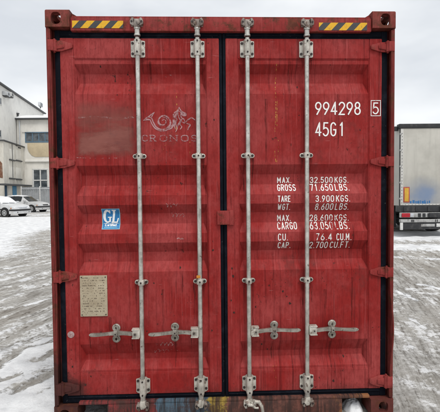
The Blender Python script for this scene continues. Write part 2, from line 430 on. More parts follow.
# ---- doors
TR_PX = [(64.2, 74.3, 83.5, 93.9), (164.5, 174.2, 184.4, 194.2), (203.5, 212.0, 222.4, 232.2), (241.4, 250.2, 259.6, 270.0), (340.7, 350.2, 355.8, 366.4)]
TRO = [(uz(a, 265, YP), uz(b, 265, YP+TD), uz(c, 265, YP+TD), uz(d, 265, YP)) for a, b, c, d in TR_PX]
Z_PT, Z_PB = uz(58.6, 265), uz(370.2, 265)         # panel top / bottom edges
Z_DT, Z_DB = uz(38.3, 265), uz(391.2, 265)         # door top / bottom edges
XL0, XL1, XL2, XL3 = ux(64.0, 240), ux(77.2, 240), ux(207.8, 206), ux(220.3, 206)
XR0, XR1, XR2, XR3 = ux(226.8, 206), ux(239.0, 206), ux(369.0, 206), ux(381.3, 206)
DOORS = {'l': (XL0, XL1, XL2, XL3), 'r': (XR0, XR1, XR2, XR3)}
EW = 0.030
DENTS = {'l': [(-.86, .62, .09, .05, .006), (-.33, 1.05, .05, .10, .006), (-.55, 2.05, .16, .07, -.005), (-.25, 2.50, .05, .04, .005)],
         'r': [(.42, .78, .07, .11, .007), (.85, .66, .12, .05, .006), (.25, 1.95, .10, .16, -.005), (.95, 1.75, .05, .09, .006), (.60, 2.35, .06, .05, .006)]}
def depth(side, x, z):
    x1, x2 = DOORS[side][1:3]
    d = 0.0
    for a, b, c, e in TRO:
        if e < z < a:
            rz = 1.0 if c <= z <= b else ((a-z)/(a-b) if z > b else (z-e)/(c-e))
            rx = max(0.0, min(1.0, (x-x1)/EW, (x2-x)/EW))
            d = TD*min(rz, rx)
    w0 = sum(a*math.exp(-(((x-cx)/rx_)**2+((z-cz)/rz_)**2)) for cx, cz, rx_, rz_, a in DENTS[side])
    w = w0 + noise.fractal(Vector((x*2.2+(9 if side == 'r' else 0), z*2.2, 3.3)), 1.0, 2.0, 3)*0.0028
    e_ = min(1, max(0, min(x-x1, x2-x, z-Z_PB, Z_PT-z)/.05))
    return d + w*e_
def surf(side, x, z):
    x0, x1, x2, x3 = DOORS[side]
    if x1 < x < x2 and Z_PB < z < Z_PT: return YP+depth(side, x, z)
    return YS
def breaks(vals, step):
    vals = sorted(set(vals)); o = [vals[0]]
    for a, b in zip(vals, vals[1:]):
        n = max(1, int(math.ceil((b-a)/step)))
        o += [a+(b-a)*k/n for k in range(1, n+1)]
    return o
doors = {}
for side in 'lr':
    x0, x1, x2, x3 = DOORS[side]
    mb = MB()
    # frame of square tube: two stiles, two rails, proud of the panel
    mb.box(x0, x1, YS, YS+.052, Z_DB, Z_DT, .007)
    mb.box(x2, x3, YS, YS+.052, Z_DB, Z_DT, .007)
    mb.box(x1-.0005, x2+.0005, YS+.0015, YS+.050, Z_PT, Z_DT-.001, .006)
    mb.box(x1-.0005, x2+.0005, YS+.0015, YS+.050, Z_DB+.001, Z_PB, .006)
    NR = 4
    def axis_breaks(parts):
        """parts: (a, b, n or None for ~33 mm cells)"""
        o = [parts[0][0]]
        for a, b, n in parts:
            n = n or max(1, int(math.ceil(abs(b-a)/.033))); o += [a+(b-a)*k/n for k in range(1, n+1)]
        return o
    xs = axis_breaks([(x1-.003, x1, 1), (x1, x1+EW, NR), (x1+EW, x2-EW, None), (x2-EW, x2, NR), (x2, x2+.003, 1)])
    zp, zc_ = [], Z_PT+.003
    for a, b, c, e in TRO:
        zp += [(zc_, a, None), (a, b, NR), (b, c, None), (c, e, NR)]; zc_ = e
    zs = axis_breaks(zp+[(zc_, Z_PB-.003, None)])
    dv = lambda x, z: depth(side, x, z)
    g = [[mb.bm.verts.new((x, YP+dv(x, z), z)) for z in zs] for x in xs]
    for i in range(len(xs)-1):
        for j in range(len(zs)-1):
            q = (g[i][j], g[i+1][j], g[i+1][j+1], g[i][j+1])
            m_ = YP+dv((xs[i]+xs[i+1])/2, (zs[j]+zs[j+1])/2)
            d1 = abs((q[0].co.y+q[2].co.y)/2-m_); d2 = abs((q[1].co.y+q[3].co.y)/2-m_)
            if abs(d1-d2) < 2e-4: mb.bm.faces.new(q)
            elif d1 < d2: mb.bm.faces.new((q[0], q[1], q[2])); mb.bm.faces.new((q[0], q[2], q[3]))
            else: mb.bm.faces.new((q[0], q[1], q[3])); mb.bm.faces.new((q[1], q[2], q[3]))
    mb.box(x1, x2, YP+TD+.012, YP+TD+.016, Z_PB, Z_PT)     # inner skin
    # weld bead along the frame
    for xx in (x1+.002, x2-.002):
        mb.tube([(xx, YP-.0005, z) for z in breaks([Z_PB, Z_PT], .2)], .004, 6)
    for zz in (Z_PT-.002, Z_PB+.002):
        mb.tube([(x, YP-.0005, zz) for x in breaks([x1, x2], .2)], .004, 6)
    bmesh.ops.remove_doubles(mb.bm, verts=[v for r_ in g for v in r_], dist=1e-6)
    doors[side] = mb.build('door', M['door'], box_root, smooth=14)

# rubber gaskets round each door
gzt, gzb = uz(30.8, 220, .046), uz(399.6, 220, .046)
def gasket(side, xa, xb, x0, x3):
    mb = MB()
    mb.box(xa, x0+.002, .046, .085, gzb, gzt, .007); mb.box(x3-.002, xb, .046, .085, gzb, gzt, .007)
    mb.box(x0, x3, .0475, .084, Z_DT-.002, gzt-.001, .007); mb.box(x0, x3, .0475, .084, gzb+.001, Z_DB+.002, .007)
    # lip
    mb.tube([(x0+.006, .044, Z_DT+.018), (x3-.006, .044, Z_DT+.018)], .006, 8)
    mb.tube([(x0+.006, .044, Z_DB-.014), (x3-.006, .044, Z_DB-.014)], .006, 8)
    mb.build('gasket', M['rubber'], doors[side])
mid = (XL3+XR0)/2
gasket('l', ux(58.6, 240), mid-.0015, XL0, XL3)
gasket('r', mid+.0015, ux(387.0, 206), XR0, XR3)
MB().box(-HW+.04, HW-.04, .10, .115, .13, ZT-.13).build('dark_backing', M['dark'], box_root)  # near-black backing behind the door gaps, their shade put into its colour

# ---- hinges: tapered straps with a barrel on the post
HL = [(40.5, 51.5), (158.0, 168.3), (271.2, 282.0), (382.8, 394.0)]
HR = [(42.2, 52.2), (156.6, 166.6), (267.0, 277.0), (375.4, 387.0)]
for side, lst in (('l', HL), ('r', HR)):
    for k, (ya, yb) in enumerate(lst):
        s = -1 if side == 'l' else 1
        pr = 70 if s < 0 else 375
        za, zb = uz(ya, pr, .03), uz(yb, pr, .03)
        xp = ux(52.6 if s < 0 else 392.3, 206, .03); xt = ux(75.8 if s < 0 else 370.2, 206, .03)
        xk = ux(58.5 if s < 0 else 386.5, 206, .03)
        zc, h = (za+zb)/2, (za-zb)/2
        L_ = xt-xk
        up = [(xk, zc+h), (xk+L_*.42, zc+h*.98), (xk+L_*.75, zc+h*.62), (xk+L_*.95, zc+h*.5)]
        tip = [(xk+L_, zc+h*.3), (xk+L_, zc-h*.25)]
        lo = [(xk+L_*.95, zc-h*.45), (xk+L_*.75, zc-h*.6), (xk+L_*.42, zc-h*.96), (xk, zc-h)]
        poly = up+tip+lo
        mb = MB()
        mb.prism(poly, .026, .0405, .0035)
        mb.prism([(xk+L_*.1, zc+h*.62), (xk+L_*.55, zc+h*.36), (xk+L_*.55, zc-h*.36), (xk+L_*.1, zc-h*.62)], .0195, .0262, .003)
        mb.cyl((xk, .024, zc-h*1.02), (xk, .024, zc+h*1.02), .0165, n=18)
        mb.cyl((xk, .024, zc-h*1.25), (xk, .024, zc+h*1.25), .007, n=12)
        mb.box(xp, xk, .003, .03, zc-h*.98, zc+h*.98, .004)
        mb.build('hinge', M['hinge'], doors[side])

# dark grime-hardened sealant lump beside the lowest left hinge
# ---- door overlap plate in the middle
xa, za = U(217.0, 210.3, .02); xb, zb = U(234.0, 225.2, .02)
mb = MB(); mb.box(xa, xb-.032, .012, .040, zb+.004, za-.003, .006); mb.box(xb-.036, xb, .018, .040, zb, za, .008)
mb.box(xa+.02, xa+.028, .008, .013, zb+.02, za-.02, .002)
mb.build('overlap_plate', M['hinge'], doors['r'])

# ---- locking gear
YR, RR = 0.012, 0.0162
RODS = [('l', 138.4, 140.0, 142.0, -1), ('l', 197.3, 199.3, 201.0, -1), ('r', 247.2, 248.4, 249.6, 1), ('r', 307.2, 307.2, 306.6, 1)]
def bracket(x, z, w, h, door, notch):
    mb = MB(); hw, hh = w/2, h/2
    if notch:
        pl = [(-hw, hh*.8), (-hw*.55, hh*.8), (-hw*.45, hh), (hw*.45, hh), (hw*.55, hh*.8), (hw, hh*.8), (hw, -hh*.62), (hw*.8, -hh*.78), (hw*.5, -hh*.78), (hw*.42, -hh), (-hw*.42, -hh), (-hw*.5, -hh*.78), (-hw*.8, -hh*.78), (-hw, -hh*.62)]
    else:
        pl = [(-hw, hh*.86), (-hw*.5, hh*.86), (-hw*.38, hh), (hw*.38, hh), (hw*.5, hh*.86), (hw, hh*.86), (hw, -hh*.9), (hw*.85, -hh), (-hw*.85, -hh), (-hw, -hh*.9)]
    mb.prism([(x+a, z+b) for a, b in pl], .028, .0398, .003)
    # half-round saddle over the rod
    n = 14; sec = []
    for i in range(n+1):
        t = math.pi*i/n; sec.append((x+math.cos(t)*.0235, YR-math.sin(t)*.0215))
    sec = [(x+.0255, .030)]+sec+[(x-.0255, .030)]
    mb.prism(sec, z-hh*.9, z+hh*.92, .002, axis='z')
    mb.mi = 1
    for bx in (-hw*.74, hw*.74):
        for bz in (hh*.6, -hh*.6 if not notch else -hh*.42):
            mb.cyl((x+bx, .0225, z+bz), (x+bx, .029, z+bz), .0085, .0095, 10)
    for bz in (hh*.72, -hh*.55 if not notch else -hh*.8):
        mb.cyl((x, YR-.0265, z+bz), (x, YR-.018, z+bz), .0062, n=10)
    return mb.build('rod_bracket', [M['bracket'], M['bolt']], door)
def clamp(x, z, door):
    mb = MB(); hw, hh = .0485, .0165
    pl = []
    for sx in (1, -1):
        for i in range(7):
            t = -math.pi/2+math.pi*i/6
            pl.append((x+sx*(hw-hh+math.cos(t)*hh), z+sx*math.sin(t)*hh))
    mb.prism(pl, .026, .0398, .003)
    n = 12; sec = [(x+.0235, .030)]+[(x+math.cos(math.pi*i/n)*.0225, YR-math.sin(math.pi*i/n)*.0205) for i in range(n+1)]+[(x-.0235, .030)]
    mb.prism(sec, z-.019, z+.019, .002, axis='z')
    mb.mi = 1
    for bx in (-hw*.68, hw*.68): mb.cyl((x+bx, .0205, z), (x+bx, .027, z), .0085, .0095, 10)
    mb.cyl((x, YR-.0255, z), (x, YR-.017, z), .0062, n=10)
    return mb.build('rod_clamp', [M['bracket'], M['bolt']], door)
def keeper(x, z, up, rnd):
    """forged cam keeper bolted to the header or sill; s=+1 header"""
    s = 1 if up else -1; mb = MB()
    mb.box(x-.040, x+.040, .0075, .0145, z-.020, z+.034 if up else z+.020, .003)
    for sx in (-1, 1):
        mb.prism([(x+sx*.020, z-s*.024), (x+sx*.044, z-s*.012), (x+sx*.046, z+s*.012), (x+sx*.033, z+s*.034), (x+sx*.017, z+s*.030), (x+sx*.027, z+s*.010), (x+sx*.018, z-s*.006)], -.016, .010, .004)
    mb.mi = 1
    for sx in (-1, 1): mb.cyl((x+sx*.033, -.018, z+s*.006), (x+sx*.033, -.0155, z+s*.006), .0075, n=10)
    return mb
for i, (side, pt, pm, pb, hs_) in enumerate(RODS):
    d = doors[side]; pr = (pt+pb)/2
    xm = (ux(pt, 60, YR)+ux(pm, 206, YR)+ux(pb, 380, YR))/3
    dy = (pr-265)*-0.0105                       # the photo's slight tilt, in photo pixels
    Zp = lambda y: uz(y+0, 265, YR)
    zt, zb_ = Zp(24.6), Zp(401.5)
    mb = MB(); mb.cyl((xm, YR, Zp(392)), (xm, YR, Zp(38)), RR, n=24)
    # collars and cams
    for zc, s in ((Zp(32.5), 1), (Zp(395.3), -1)):
        mb.cyl((xm, YR, zc-.028), (xm, YR, zc+.028), .0185, n=20)
        mb.cyl((xm, YR, zc+s*.018), (xm, YR, zc+s*.032), .0235, n=20)
        mb.cyl((xm, YR, zc-s*.026), (xm, YR, zc-s*.016), .0225, n=20)
    for zc, s in ((zt, 1), (zb_, -1)):
        mb.mi = 1 if s > 0 else 2
        mb.prism([(xm-.017, zc-s*.03), (xm+.017, zc-s*.03), (xm+.022, zc-s*.004), (xm+.012, zc+s*.024), (xm-.014, zc+s*.027), (xm-.023, zc)], -.012, .020, .005)
        mb.prism([(xm-.004, zc+s*.012), (xm+.010*(-1)**i, zc-s*.016), (xm+.028*(-1)**i, zc-s*.002), (xm+.020*(-1)**i, zc+s*.012)], -.020, -.006, .003)
    mb.build('lock_rod', [M['galv'], M['keeper'], M['bracket']], d)
    keeper(xm, zt+.002, True, i).build('cam_keeper', [M['keeper'], M['bolt']], header)
    keeper(xm, zb_-.002, False, i).build('cam_keeper', [M['keeper'] if i != 2 else M['bracket'], M['bolt']], sill)
    bracket(xm, Zp(48.0), .099, .122, d, False)
    bracket(xm, Zp(384.2), .100, .128, d, True)
    clamp(xm, Zp(155.4), d); clamp(xm, Zp(280.6), d)
    # hub, handle and its catch
    zh = Zp(330.6); s = hs_
    mb = MB(); xh = xm+s*.039
    mb.box(xm+s*.012, xh+s*.026, -.012, .028, zh-.030, zh+.030, .005)
    mb.prism([(xm+s*.017, zh+.034), (xh+s*.030, zh+.034), (xh+s*.030, zh+.026), (xm+s*.017, zh+.026)], -.016, .030, .002)
    mb.prism([(xm+s*.017, zh-.034), (xh+s*.030, zh-.034), (xh+s*.030, zh-.026), (xm+s*.017, zh-.026)], -.016, .030, .002)
    mb.build('handle_hub', M['bracket'], d)
    mb = MB(); mb.cyl((xh+s*.006, -.020, zh), (xh+s*.006, -.010, zh), .0115, n=14); mb.mi = 1
    mb.cyl((xh+s*.006, -.024, zh), (xh+s*.006, -.0195, zh), .005, n=10); mb.mi = 0
    n = 26; top, bot = [], []
    xe = s*.330
    dz = (.004, -.002, .010, .006)[i]
    for k in range(n+1):
        t = k/n; x = xh+s*.024+(xe-s*.024)*t
        # bowed flat bar, widening at the catch, round grip end
        w = .0135-.003*math.sin(t*math.pi*.9)+(.005*math.exp(-((t-.36)/.10)**2))
        if t > .93: w *= math.sqrt(max(.05, 1-((t-.93)/.075)**2))
        zc = zh+.006*math.sin(t*5.2)+dz*t
        top.append((x, zc+w)); bot.append((x, zc-w))
    mb.prism(top+bot[::-1], -.009, .009, .004)
    mb.build('door_handle', [M['handle'], M['bolt']], d)
    # catch: figure-of-eight retainer
    xk = xh+s*.142
    mb = MB()
    for zc, r in ((zh+.040, .0225), (zh-.038, .022)):
        ring = oval(xk, zc, .0085, .0105, 20, 2)
        mb.ring_plate(ring, (xk-.0160, xk+.0160, zc-.017, zc+.017), lambda a, b: (a, .006, b), lambda a, b: (a, .030, b))
        for t0 in (0, 1):
            pass
        seg = [(xk+math.cos(t)*r, zc+math.sin(t)*r) for t in [2*math.pi*q/22 for q in range(22)]]
        # round the outline with an outer torus-like band
        mb.tube([(a, .016, b) for a, b in seg+[seg[0]]], .0075, 8)
        mb.mi = 1; mb.cyl((xk, .034, zc), (xk, .0445, zc), .011, n=12); mb.mi = 0
    mb.prism([(xk-.013, zh+.026), (xk+.013, zh+.026), (xk+.011, zh-.024), (xk-.011, zh-.024)], -.016, -.008, .003)
    mb.cyl((xk, -.022, zh+.004), (xk, -.012, zh+.004), .012, n=14)
    mb.mi = 1; mb.cyl((xk, -.0235, zh+.004), (xk, -.0215, zh+.004), .0055, n=10); mb.mi = 0
    mb.box(xk-.012, xk+.012, .028, surf(side, xk, zh)-.001, zh-.05, zh+.052, .003)
    mb.build('handle_catch', [M['handle'], M['bolt']], d)
    if i == 2:   # bent strap hooked over the bottom cam
        pts = [(xm-.028, -.012, zb_+.022), (xm-.006, -.024, zb_-.002), (xm+.022, -.028, zb_-.004), (xm+.038, -.030, zb_+.024), (xm+.062, -.030, zb_+.020), (xm+.082, -.030, zb_-.010), (xm+.090, -.028, zb_-.050), (xm+.084, -.026, zb_-.085)]
        mb = MB(); mb.tube(pts, [.012, .013, .014, .015, .014, .0125, .011, .008], 10)
        mb.tube([(xm+.010, -.020, zb_+.018), (xm+.034, -.034, zb_-.020), (xm+.058, -.032, zb_-.022)], .008, 8)
        mb.build('hooked_strap', M['bracket'], d)

# ---- lettering: strokes laid on the corrugated steel
def arc(cx, cy, rx, ry, a0, a1, n=14): return [(cx+rx*math.cos(R(a0+(a1-a0)*i/n)), cy+ry*math.sin(R(a0+(a1-a0)*i/n))) for i in range(n+1)]
def stad(x0, x1, y0, y1):
    r = (x1-x0)/2; c = (x0+x1)/2; q = r*1.15
    return arc(c, y1-q, r, q, 0, 180)+arc(c, y0+q, r, q, 180, 360)+[(x1, y1-q)]
FONT = {
 '0': [stad(0, .5, 0, 1)], 'O': [stad(0, .5, 0, 1)],
 '1': [[(.10, .80), (.27, 1), (.27, 0)]],
 '2': [arc(.25, .74, .25, .26, 170, -10)+[(.46, .60), (0, 0), (.5, 0)]],
 '3': [arc(.24, .76, .24, .24, 165, -90)+[(.16, .52)], [(.20, .52)]+arc(.24, .26, .26, .26, 90, -165)],
 '4': [[(.36, 0), (.36, 1), (0, .26), (.52, .26)]],
 '5': [[(.46, 1), (.08, 1), (.04, .55)]+arc(.23, .32, .27, .30, 125, -60)+arc(.23, .28, .25, .28, -60, -155)],
 '6': [[(.38, 1), (.08, .52)]+arc(.25, .29, .25, .29, 150, 510)],
 '7': [[(0, 1), (.5, 1), (.18, 0)]],
 '8': [arc(.25, .76, .21, .24, -90, 270)+[], arc(.25, .27, .25, .27, 90, 450)],
 '9': [[(.12, 0), (.42, .48)]+arc(.25, .71, .25, .29, -30, 330)],
 'A': [[(0, 0), (.25, 1), (.5, 0)], [(.08, .32), (.42, .32)]],
 'B': [[(0, 0), (0, 1), (.22, 1)]+arc(.24, .76, .22, .24, 90, -90)+[(0, .52)], [(.22, .52)]+arc(.24, .26, .25, .26, 90, -90)+[(0, 0)]],
 'C': [arc(.26, .70, .24, .30, 25, 180)+arc(.26, .30, .24, .30, 180, 335)],
 'D': [[(0, 0), (0, 1), (.2, 1)]+arc(.22, .7, .28, .3, 90, 0)+arc(.22, .3, .28, .3, 0, -90)+[(0, 0)]],
 'E': [[(.44, 1), (0, 1), (0, 0), (.44, 0)], [(0, .52), (.36, .52)]],
 'F': [[(.44, 1), (0, 1), (0, 0)], [(0, .52), (.36, .52)]],
 'G': [arc(.26, .70, .24, .30, 25, 180)+arc(.26, .30, .24, .30, 180, 355)+[(.5, .46), (.28, .46)]],
 'I': [[(.12, 0), (.12, 1)]],
 'K': [[(0, 0), (0, 1)], [(.48, 1), (.02, .42)], [(.17, .60), (.5, 0)]],
 'L': [[(0, 1), (0, 0), (.44, 0)]],
 'M': [[(0, 0), (0, 1), (.3, .35), (.6, 1), (.6, 0)]],
 'N': [[(0, 0), (0, 1), (.5, 0), (.5, 1)]],
 'P': [[(0, 0), (0, 1), (.24, 1)]+arc(.25, .74, .25, .26, 90, -90)+[(0, .48)]],
 'R': [[(0, 0), (0, 1), (.24, 1)]+arc(.25, .74, .25, .26, 90, -90)+[(0, .48)], [(.24, .48), (.5, 0)]],
 'S': [arc(.25, .75, .24, .25, 25, 250)+arc(.25, .255, .25, .255, 80, -155)],
 'T': [[(0, 1), (.5, 1)], [(.25, 1), (.25, 0)]],
 'U': [[(0, 1), (0, .28)]+arc(.25, .28, .25, .28, 180, 360)+[(.5, 1)]],
 'W': [[(0, 1), (.14, 0), (.32, .75), (.5, 0), (.64, 1)]],
 'X': [[(0, 0), (.5, 1)], [(0, 1), (.5, 0)]],
 '.': [[(.03, 0), (.03, .04)]], ' ': [],
}
ADV = {'M': .86, 'W': .90, '1': .66, 'I': .40, '.': .32, ' ': .16}
def resample(pl, step):
    o = [Vector(pl[0]).to_2d() if len(pl[0]) > 2 else Vector(pl[0])]
    for a, b in zip(pl, pl[1:]):
        a, b = Vector(a), Vector(b); n = max(1, int(math.ceil((b-a).length/step)))
        o += [a+(b-a)*k/n for k in range(1, n+1)]
    return o
def ribbon(mb, pl, w, fy, lift, step=.004, taper=None):
    """flat painted stroke following surface fy(x,z); pl in metres"""
    P = [p for i, p in enumerate(resample(pl, step))]
    Q = [P[0]]
    for p in P[1:]:
        if (p-Q[-1]).length > 1e-5: Q.append(p)
    if len(Q) < 2: return
    d0 = (Q[1]-Q[0]).normalized(); d1 = (Q[-1]-Q[-2]).normalized()
    cap = w*.32
    Q = [Q[0]-d0*cap]+Q+[Q[-1]+d1*cap]
    prev = None
    for i, p in enumerate(Q):
        a = Q[max(0, i-1)]; b = Q[min(len(Q)-1, i+1)]
        u = (p-a).normalized() if i else (b-p).normalized(); v = (b-p).normalized() if i < len(Q)-1 else u
        t = (u+v)
        t = t.normalized() if t.length > .3 else u
        nrm = Vector((-t.y, t.x)); k = 1/max(.55, nrm.dot(Vector((-u.y, u.x))))
        ww = w*(taper(i/(len(Q)-1)) if taper else 1)
        if i in (0, len(Q)-1): ww *= .6
        l = p+nrm*ww/2*k; r = p-nrm*ww/2*k
        c = fy(p.x, p.y)
        cur = (mb.bm.verts.new((l.x, min(fy(l.x, l.y), c+.004)-lift, l.y)), mb.bm.verts.new((r.x, min(fy(r.x, r.y), c+.004)-lift, r.y)))
        if prev:
            f = mb.bm.faces.new((prev[0], prev[1], cur[1], cur[0])); f.material_index = mb.mi
        prev = cur
def text(mb, s, px0, px1, py0, py1, side, w, pitch=None, lift=.0022):
    Y = YP
    (xa, za), (xb, zb) = U(px0, py0, Y), U(px1, py1, Y)
    Y = surf(side, (xa+xb)/2, (za+zb)/2); (xa, za), (xb, zb) = U(px0, py0, Y), U(px1, py1, Y)   # the steel as it lies behind this row
    # rows are level on the steel
    zc = (za+zb)/2; h = abs(za-zb); z0 = zc-h/2+w*.4; hh = h-w*.8
    adv = [ADV.get(c, .72) if pitch is None else .75 for c in s]
    last = {'.': .06, 'M': .6, 'W': .64}.get(s[-1], .5)
    tot = sum(adv[:-1])+last*(1 if pitch else .84); k = (xb-xa-w*.6)/tot; x = xa+w*.3
    kk = min(k, hh*1.25) if pitch else min(k*.84, hh*1.1)
    for c, a in zip(s, adv):
        for st in FONT[c]:
            off = .12 if (c == '1' and pitch) else 0
            ribbon(mb, [(x+(p[0]+off)*kk, z0+p[1]*hh) for p in st], w, lambda X, Z: surf(side, X, Z), lift)
        x += a*k
dR, dL = doors['r'], doors['l']
def row(s, *a, mat='letter', **k):
    lab = k.pop('label', None); mb = MB(); text(mb, s, *a, **k)
    return mb.build('lettering', M[mat], dR, smooth=0, **({'label': lab} if lab else {}))
row('994298', 315.2, 360.4, 102.0, 114.9, 'r', .0098, pitch=1)
row('45G1', 315.4, 343.4, 122.4, 136.2, 'r', .0098, pitch=1)
row('5', 372.7, 378.4, 102.6, 114.2, 'r', .0085)
(xa, za), (xb, zb) = U(371.0, 100.6), U(380.3, 115.8)
mb = MB(); ribbon(mb, [((xa+xb)/2, za), (xb, za), (xb, zb), (xa, zb), (xa, za), ((xa+xb)/2, za)], .0048, lambda X, Z: YS, .0022)
mb.build('lettering_box', M['letter_worn'], dR, smooth=0)
ROWS = [('MAX.', 277.2, 291.2, '32.500 KGS.', 310, 348.4, 177.0, 183.4, 1), ('GROSS', 277.2, 295.4, '71.650 LBS.', 310, 348.9, 184.0, 191.2, 0),
        ('TARE', 277.8, 290.6, '3.900 KGS.', 315.6, 350.0, 195.4, 202.2, 0), ('WGT.', 277.8, 290.3, '8.600 LBS.', 315.2, 348.9, 203.4, 210.4, 0),
        ('MAX.', 277.2, 290.7, '28.600 KGS.', 309.7, 348.6, 214.6, 221.3, 1), ('CARGO', 277.2, 296.6, '63.050 LBS.', 309.7, 348.9, 221.9, 229.4, 1),
        ('CU.', 278.0, 287.8, '76.4  CU.M.', 315.6, 351.2, 233.3, 240.8, 1), ('CAP.', 277.8, 290.6, '2.700 CU.FT.', 309.5, 350.0, 241.6, 248.6, 0)]
for a, a0, a1, b, b0, b1, y0, y1, wn in ROWS:
    mt = 'letter_worn' if wn else 'letter'
    row(a, a0, a1, y0+.35, y1-.35, 'r', .0061, mat=mt)
    if '  ' in b:
        row('76.4', b0, 331.8, y0+.05, y1-.65, 'r', .0060, mat=mt); row('CU.M.', 336.4, b1, y0+.05, y1-.65, 'r', .0060, mat=mt)
    else: row(b, b0, b1, y0+.05, y1-.65, 'r', .0060, mat=mt)

# company emblem, faded: scroll-tailed sea horse above wide serif letters
mb = MB(); fl = lambda X, Z: surf('l', X, Z)
def pxs(pts): return [U(134+a*70/440, 100+b*50/314, YP) for a, b in pts]
def spline(pts, n=8):
    o = []
    P = [Vector(p) for p in pts]
    for i in range(len(P)-1):
        p0, p1, p2, p3 = P[max(0, i-1)], P[i], P[i+1], P[min(len(P)-1, i+2)]
        for k in range(n):
            t = k/n; o.append(.5*((2*p1)+(-p0+p2)*t+(2*p0-5*p1+4*p2-p3)*t*t+(-p0+3*p1-3*p2+p3)*t**3))
    return o+[P[-1]]
EM = [
 ([(60,128),(85,108),(108,112),(122,140),(140,170),(172,186),(205,178),(228,152),(222,120),(198,100),(170,104),(154,128),(164,152),(188,156),(202,138),(192,122),(178,128)], 1.0),
 ([(78,118),(100,124),(114,152),(136,180),(172,194),(208,188),(236,160)], .8),
 ([(85,108),(108,92),(126,78)], .7), ([(108,112),(116,96),(128,76)], .7), ([(62,128),(82,124),(98,126)], .7),
 ([(208,188),(236,176),(248,150),(246,112),(252,84),(272,68),(284,46)], 1.0),
 ([(284,46),(292,62),(306,76),(322,84),(326,94),(314,98),(300,92),(292,96),(300,112),(316,124),(318,146)], 1.0),
 ([(262,96),(270,124),(262,150),(272,176),(262,200)], .8), ([(252,100),(258,130),(254,160),(260,184)], .7),
 ([(276,78),(280,104),(290,128),(284,150)], .7),
 ([(318,146),(340,124),(362,112),(384,126)], .9), ([(330,146),(352,156),(344,172),(338,188)], .9), ([(284,150),(300,168),(290,184)], .7),
 ([(292,128),(306,140),(318,146)], .6), ([(286,70),(296,82)], .6), ([(180,112),(200,112),(212,130)], .5), ([(160,118),(150,140),(166,164)], .5)]
for pts, k in EM: ribbon(mb, spline(pxs(pts)), .0086*k, fl, .0018, .005, taper=lambda t: .55+.75*math.sin(math.pi*min(1, max(0, t))))
for pts, k in (([(236, 176), (254, 140), (262, 104), (278, 66)], 2.6), ([(292, 76), (306, 88), (320, 92)], 1.9), ([(300, 112), (290, 140), (270, 168)], 1.8), ([(196, 182), (222, 166), (232, 140)], 1.5)):
    ribbon(mb, spline(pxs(pts)), .0078*k, fl, .0016, .005, taper=lambda t: .5+.6*math.sin(math.pi*t))
for c, x0, x1 in (('C', 52, 86), ('R', 104, 134), ('O', 164, 206), ('N', 228, 270), ('O', 298, 340), ('S', 362, 392)):
    a, z1 = pxs([(x0, 222)])[0]; b, z0 = pxs([(x1, 258)])[0]
    for st in FONT[c]:
        wd = .6 if c in 'MW' else .5
        ribbon(mb, [(a+p[0]/wd*(b-a), z0+p[1]*(z1-z0)) for p in st], .0068, fl, .0018, .004)
    if c in 'RN':
        ribbon(mb, [(a-.008, z0), (a+.010, z0)], .004, fl, .0018); ribbon(mb, [(a-.008, z1), (a+.006, z1)], .004, fl, .0018)
        ribbon(mb, [(b-.009, z0 if c == 'R' else z1), (b+.009, z0 if c == 'R' else z1)], .004, fl, .0018)
mb.build('faded_emblem', M['emblem'], dL, smooth=0)

# chalk lines, scribbles and scuffs
rnd = random.Random(3)
def chalk(pts, side, w, name='chalk_line', mat='chalk', mb=None):
    own = mb is None; mb = mb or MB()
    ribbon(mb, spline([U(a, b, YP) for a, b in pts]), w, lambda X, Z: surf(side, X, Z), .0015, .006)
    if own: mb.build(name, M[mat], doors[side], smooth=0)
chalk([(276.5, 64), (276.8, 75), (275.6, 90), (275.8, 110), (275.0, 130), (274.6, 150), (276.0, 163)], 'r', .0045)
chalk([(277.2, 100), (277.0, 128), (278.6, 146), (276.6, 163)], 'r', .0035)
chalk([(273.2, 366), (275.0, 374), (276.6, 383)], 'r', .005); chalk([(277.5, 362), (275.2, 369)], 'r', .004)
chalk([(176.6, 93), (176.8, 110), (176.2, 128), (177.2, 148)], 'l', .004)
chalk([(163.5, 152), (164.6, 146), (172, 142), (177.5, 144), (178, 150)], 'l', .003)
chalk([(189.3, 138), (190.2, 146), (189.8, 154)], 'l', .004)
for (x, y, n, s) in ((166, 205, 5, 3.2), (171, 215, 4, 3.0), (155, 344, 5, 3.2), (153, 352.5, 7, 3.6)):
    pts = []
    for k in range(n):
        cx = x+k*s*1.25; pts += [(cx, y-2+rnd.random()), (cx+.8+rnd.random(), y+2*rnd.random()-1), (cx+.4+rnd.random()*1.2, y+2.2), (cx+2.2, y+rnd.random())]
    chalk(pts, 'l', .0038, 'chalk_scribble', 'scribble')
for (x, y) in ((178.6, 238.4), (182, 238.8)): chalk([(x-1.4, y+.3), (x, y-.4), (x+1.2, y+.2)], 'l', .008, 'scuff_mark', 'scribble')
for (x, y) in ((164, 75), (169.5, 73.6)): chalk([(x-1.2, y+.2), (x, y-.3), (x+1.5, y+.2)], 'l', .006, 'scuff_mark', 'scribble')
chalk([(79, 117.6), (90, 116.6), (105, 117.6), (118, 118.2), (134, 117.2)], 'l', .012, 'scuff_mark', 'scribble')
chalk([(77, 157.6), (95, 158.4), (117, 158.0)], 'l', .005, 'scuff_mark', 'scribble')

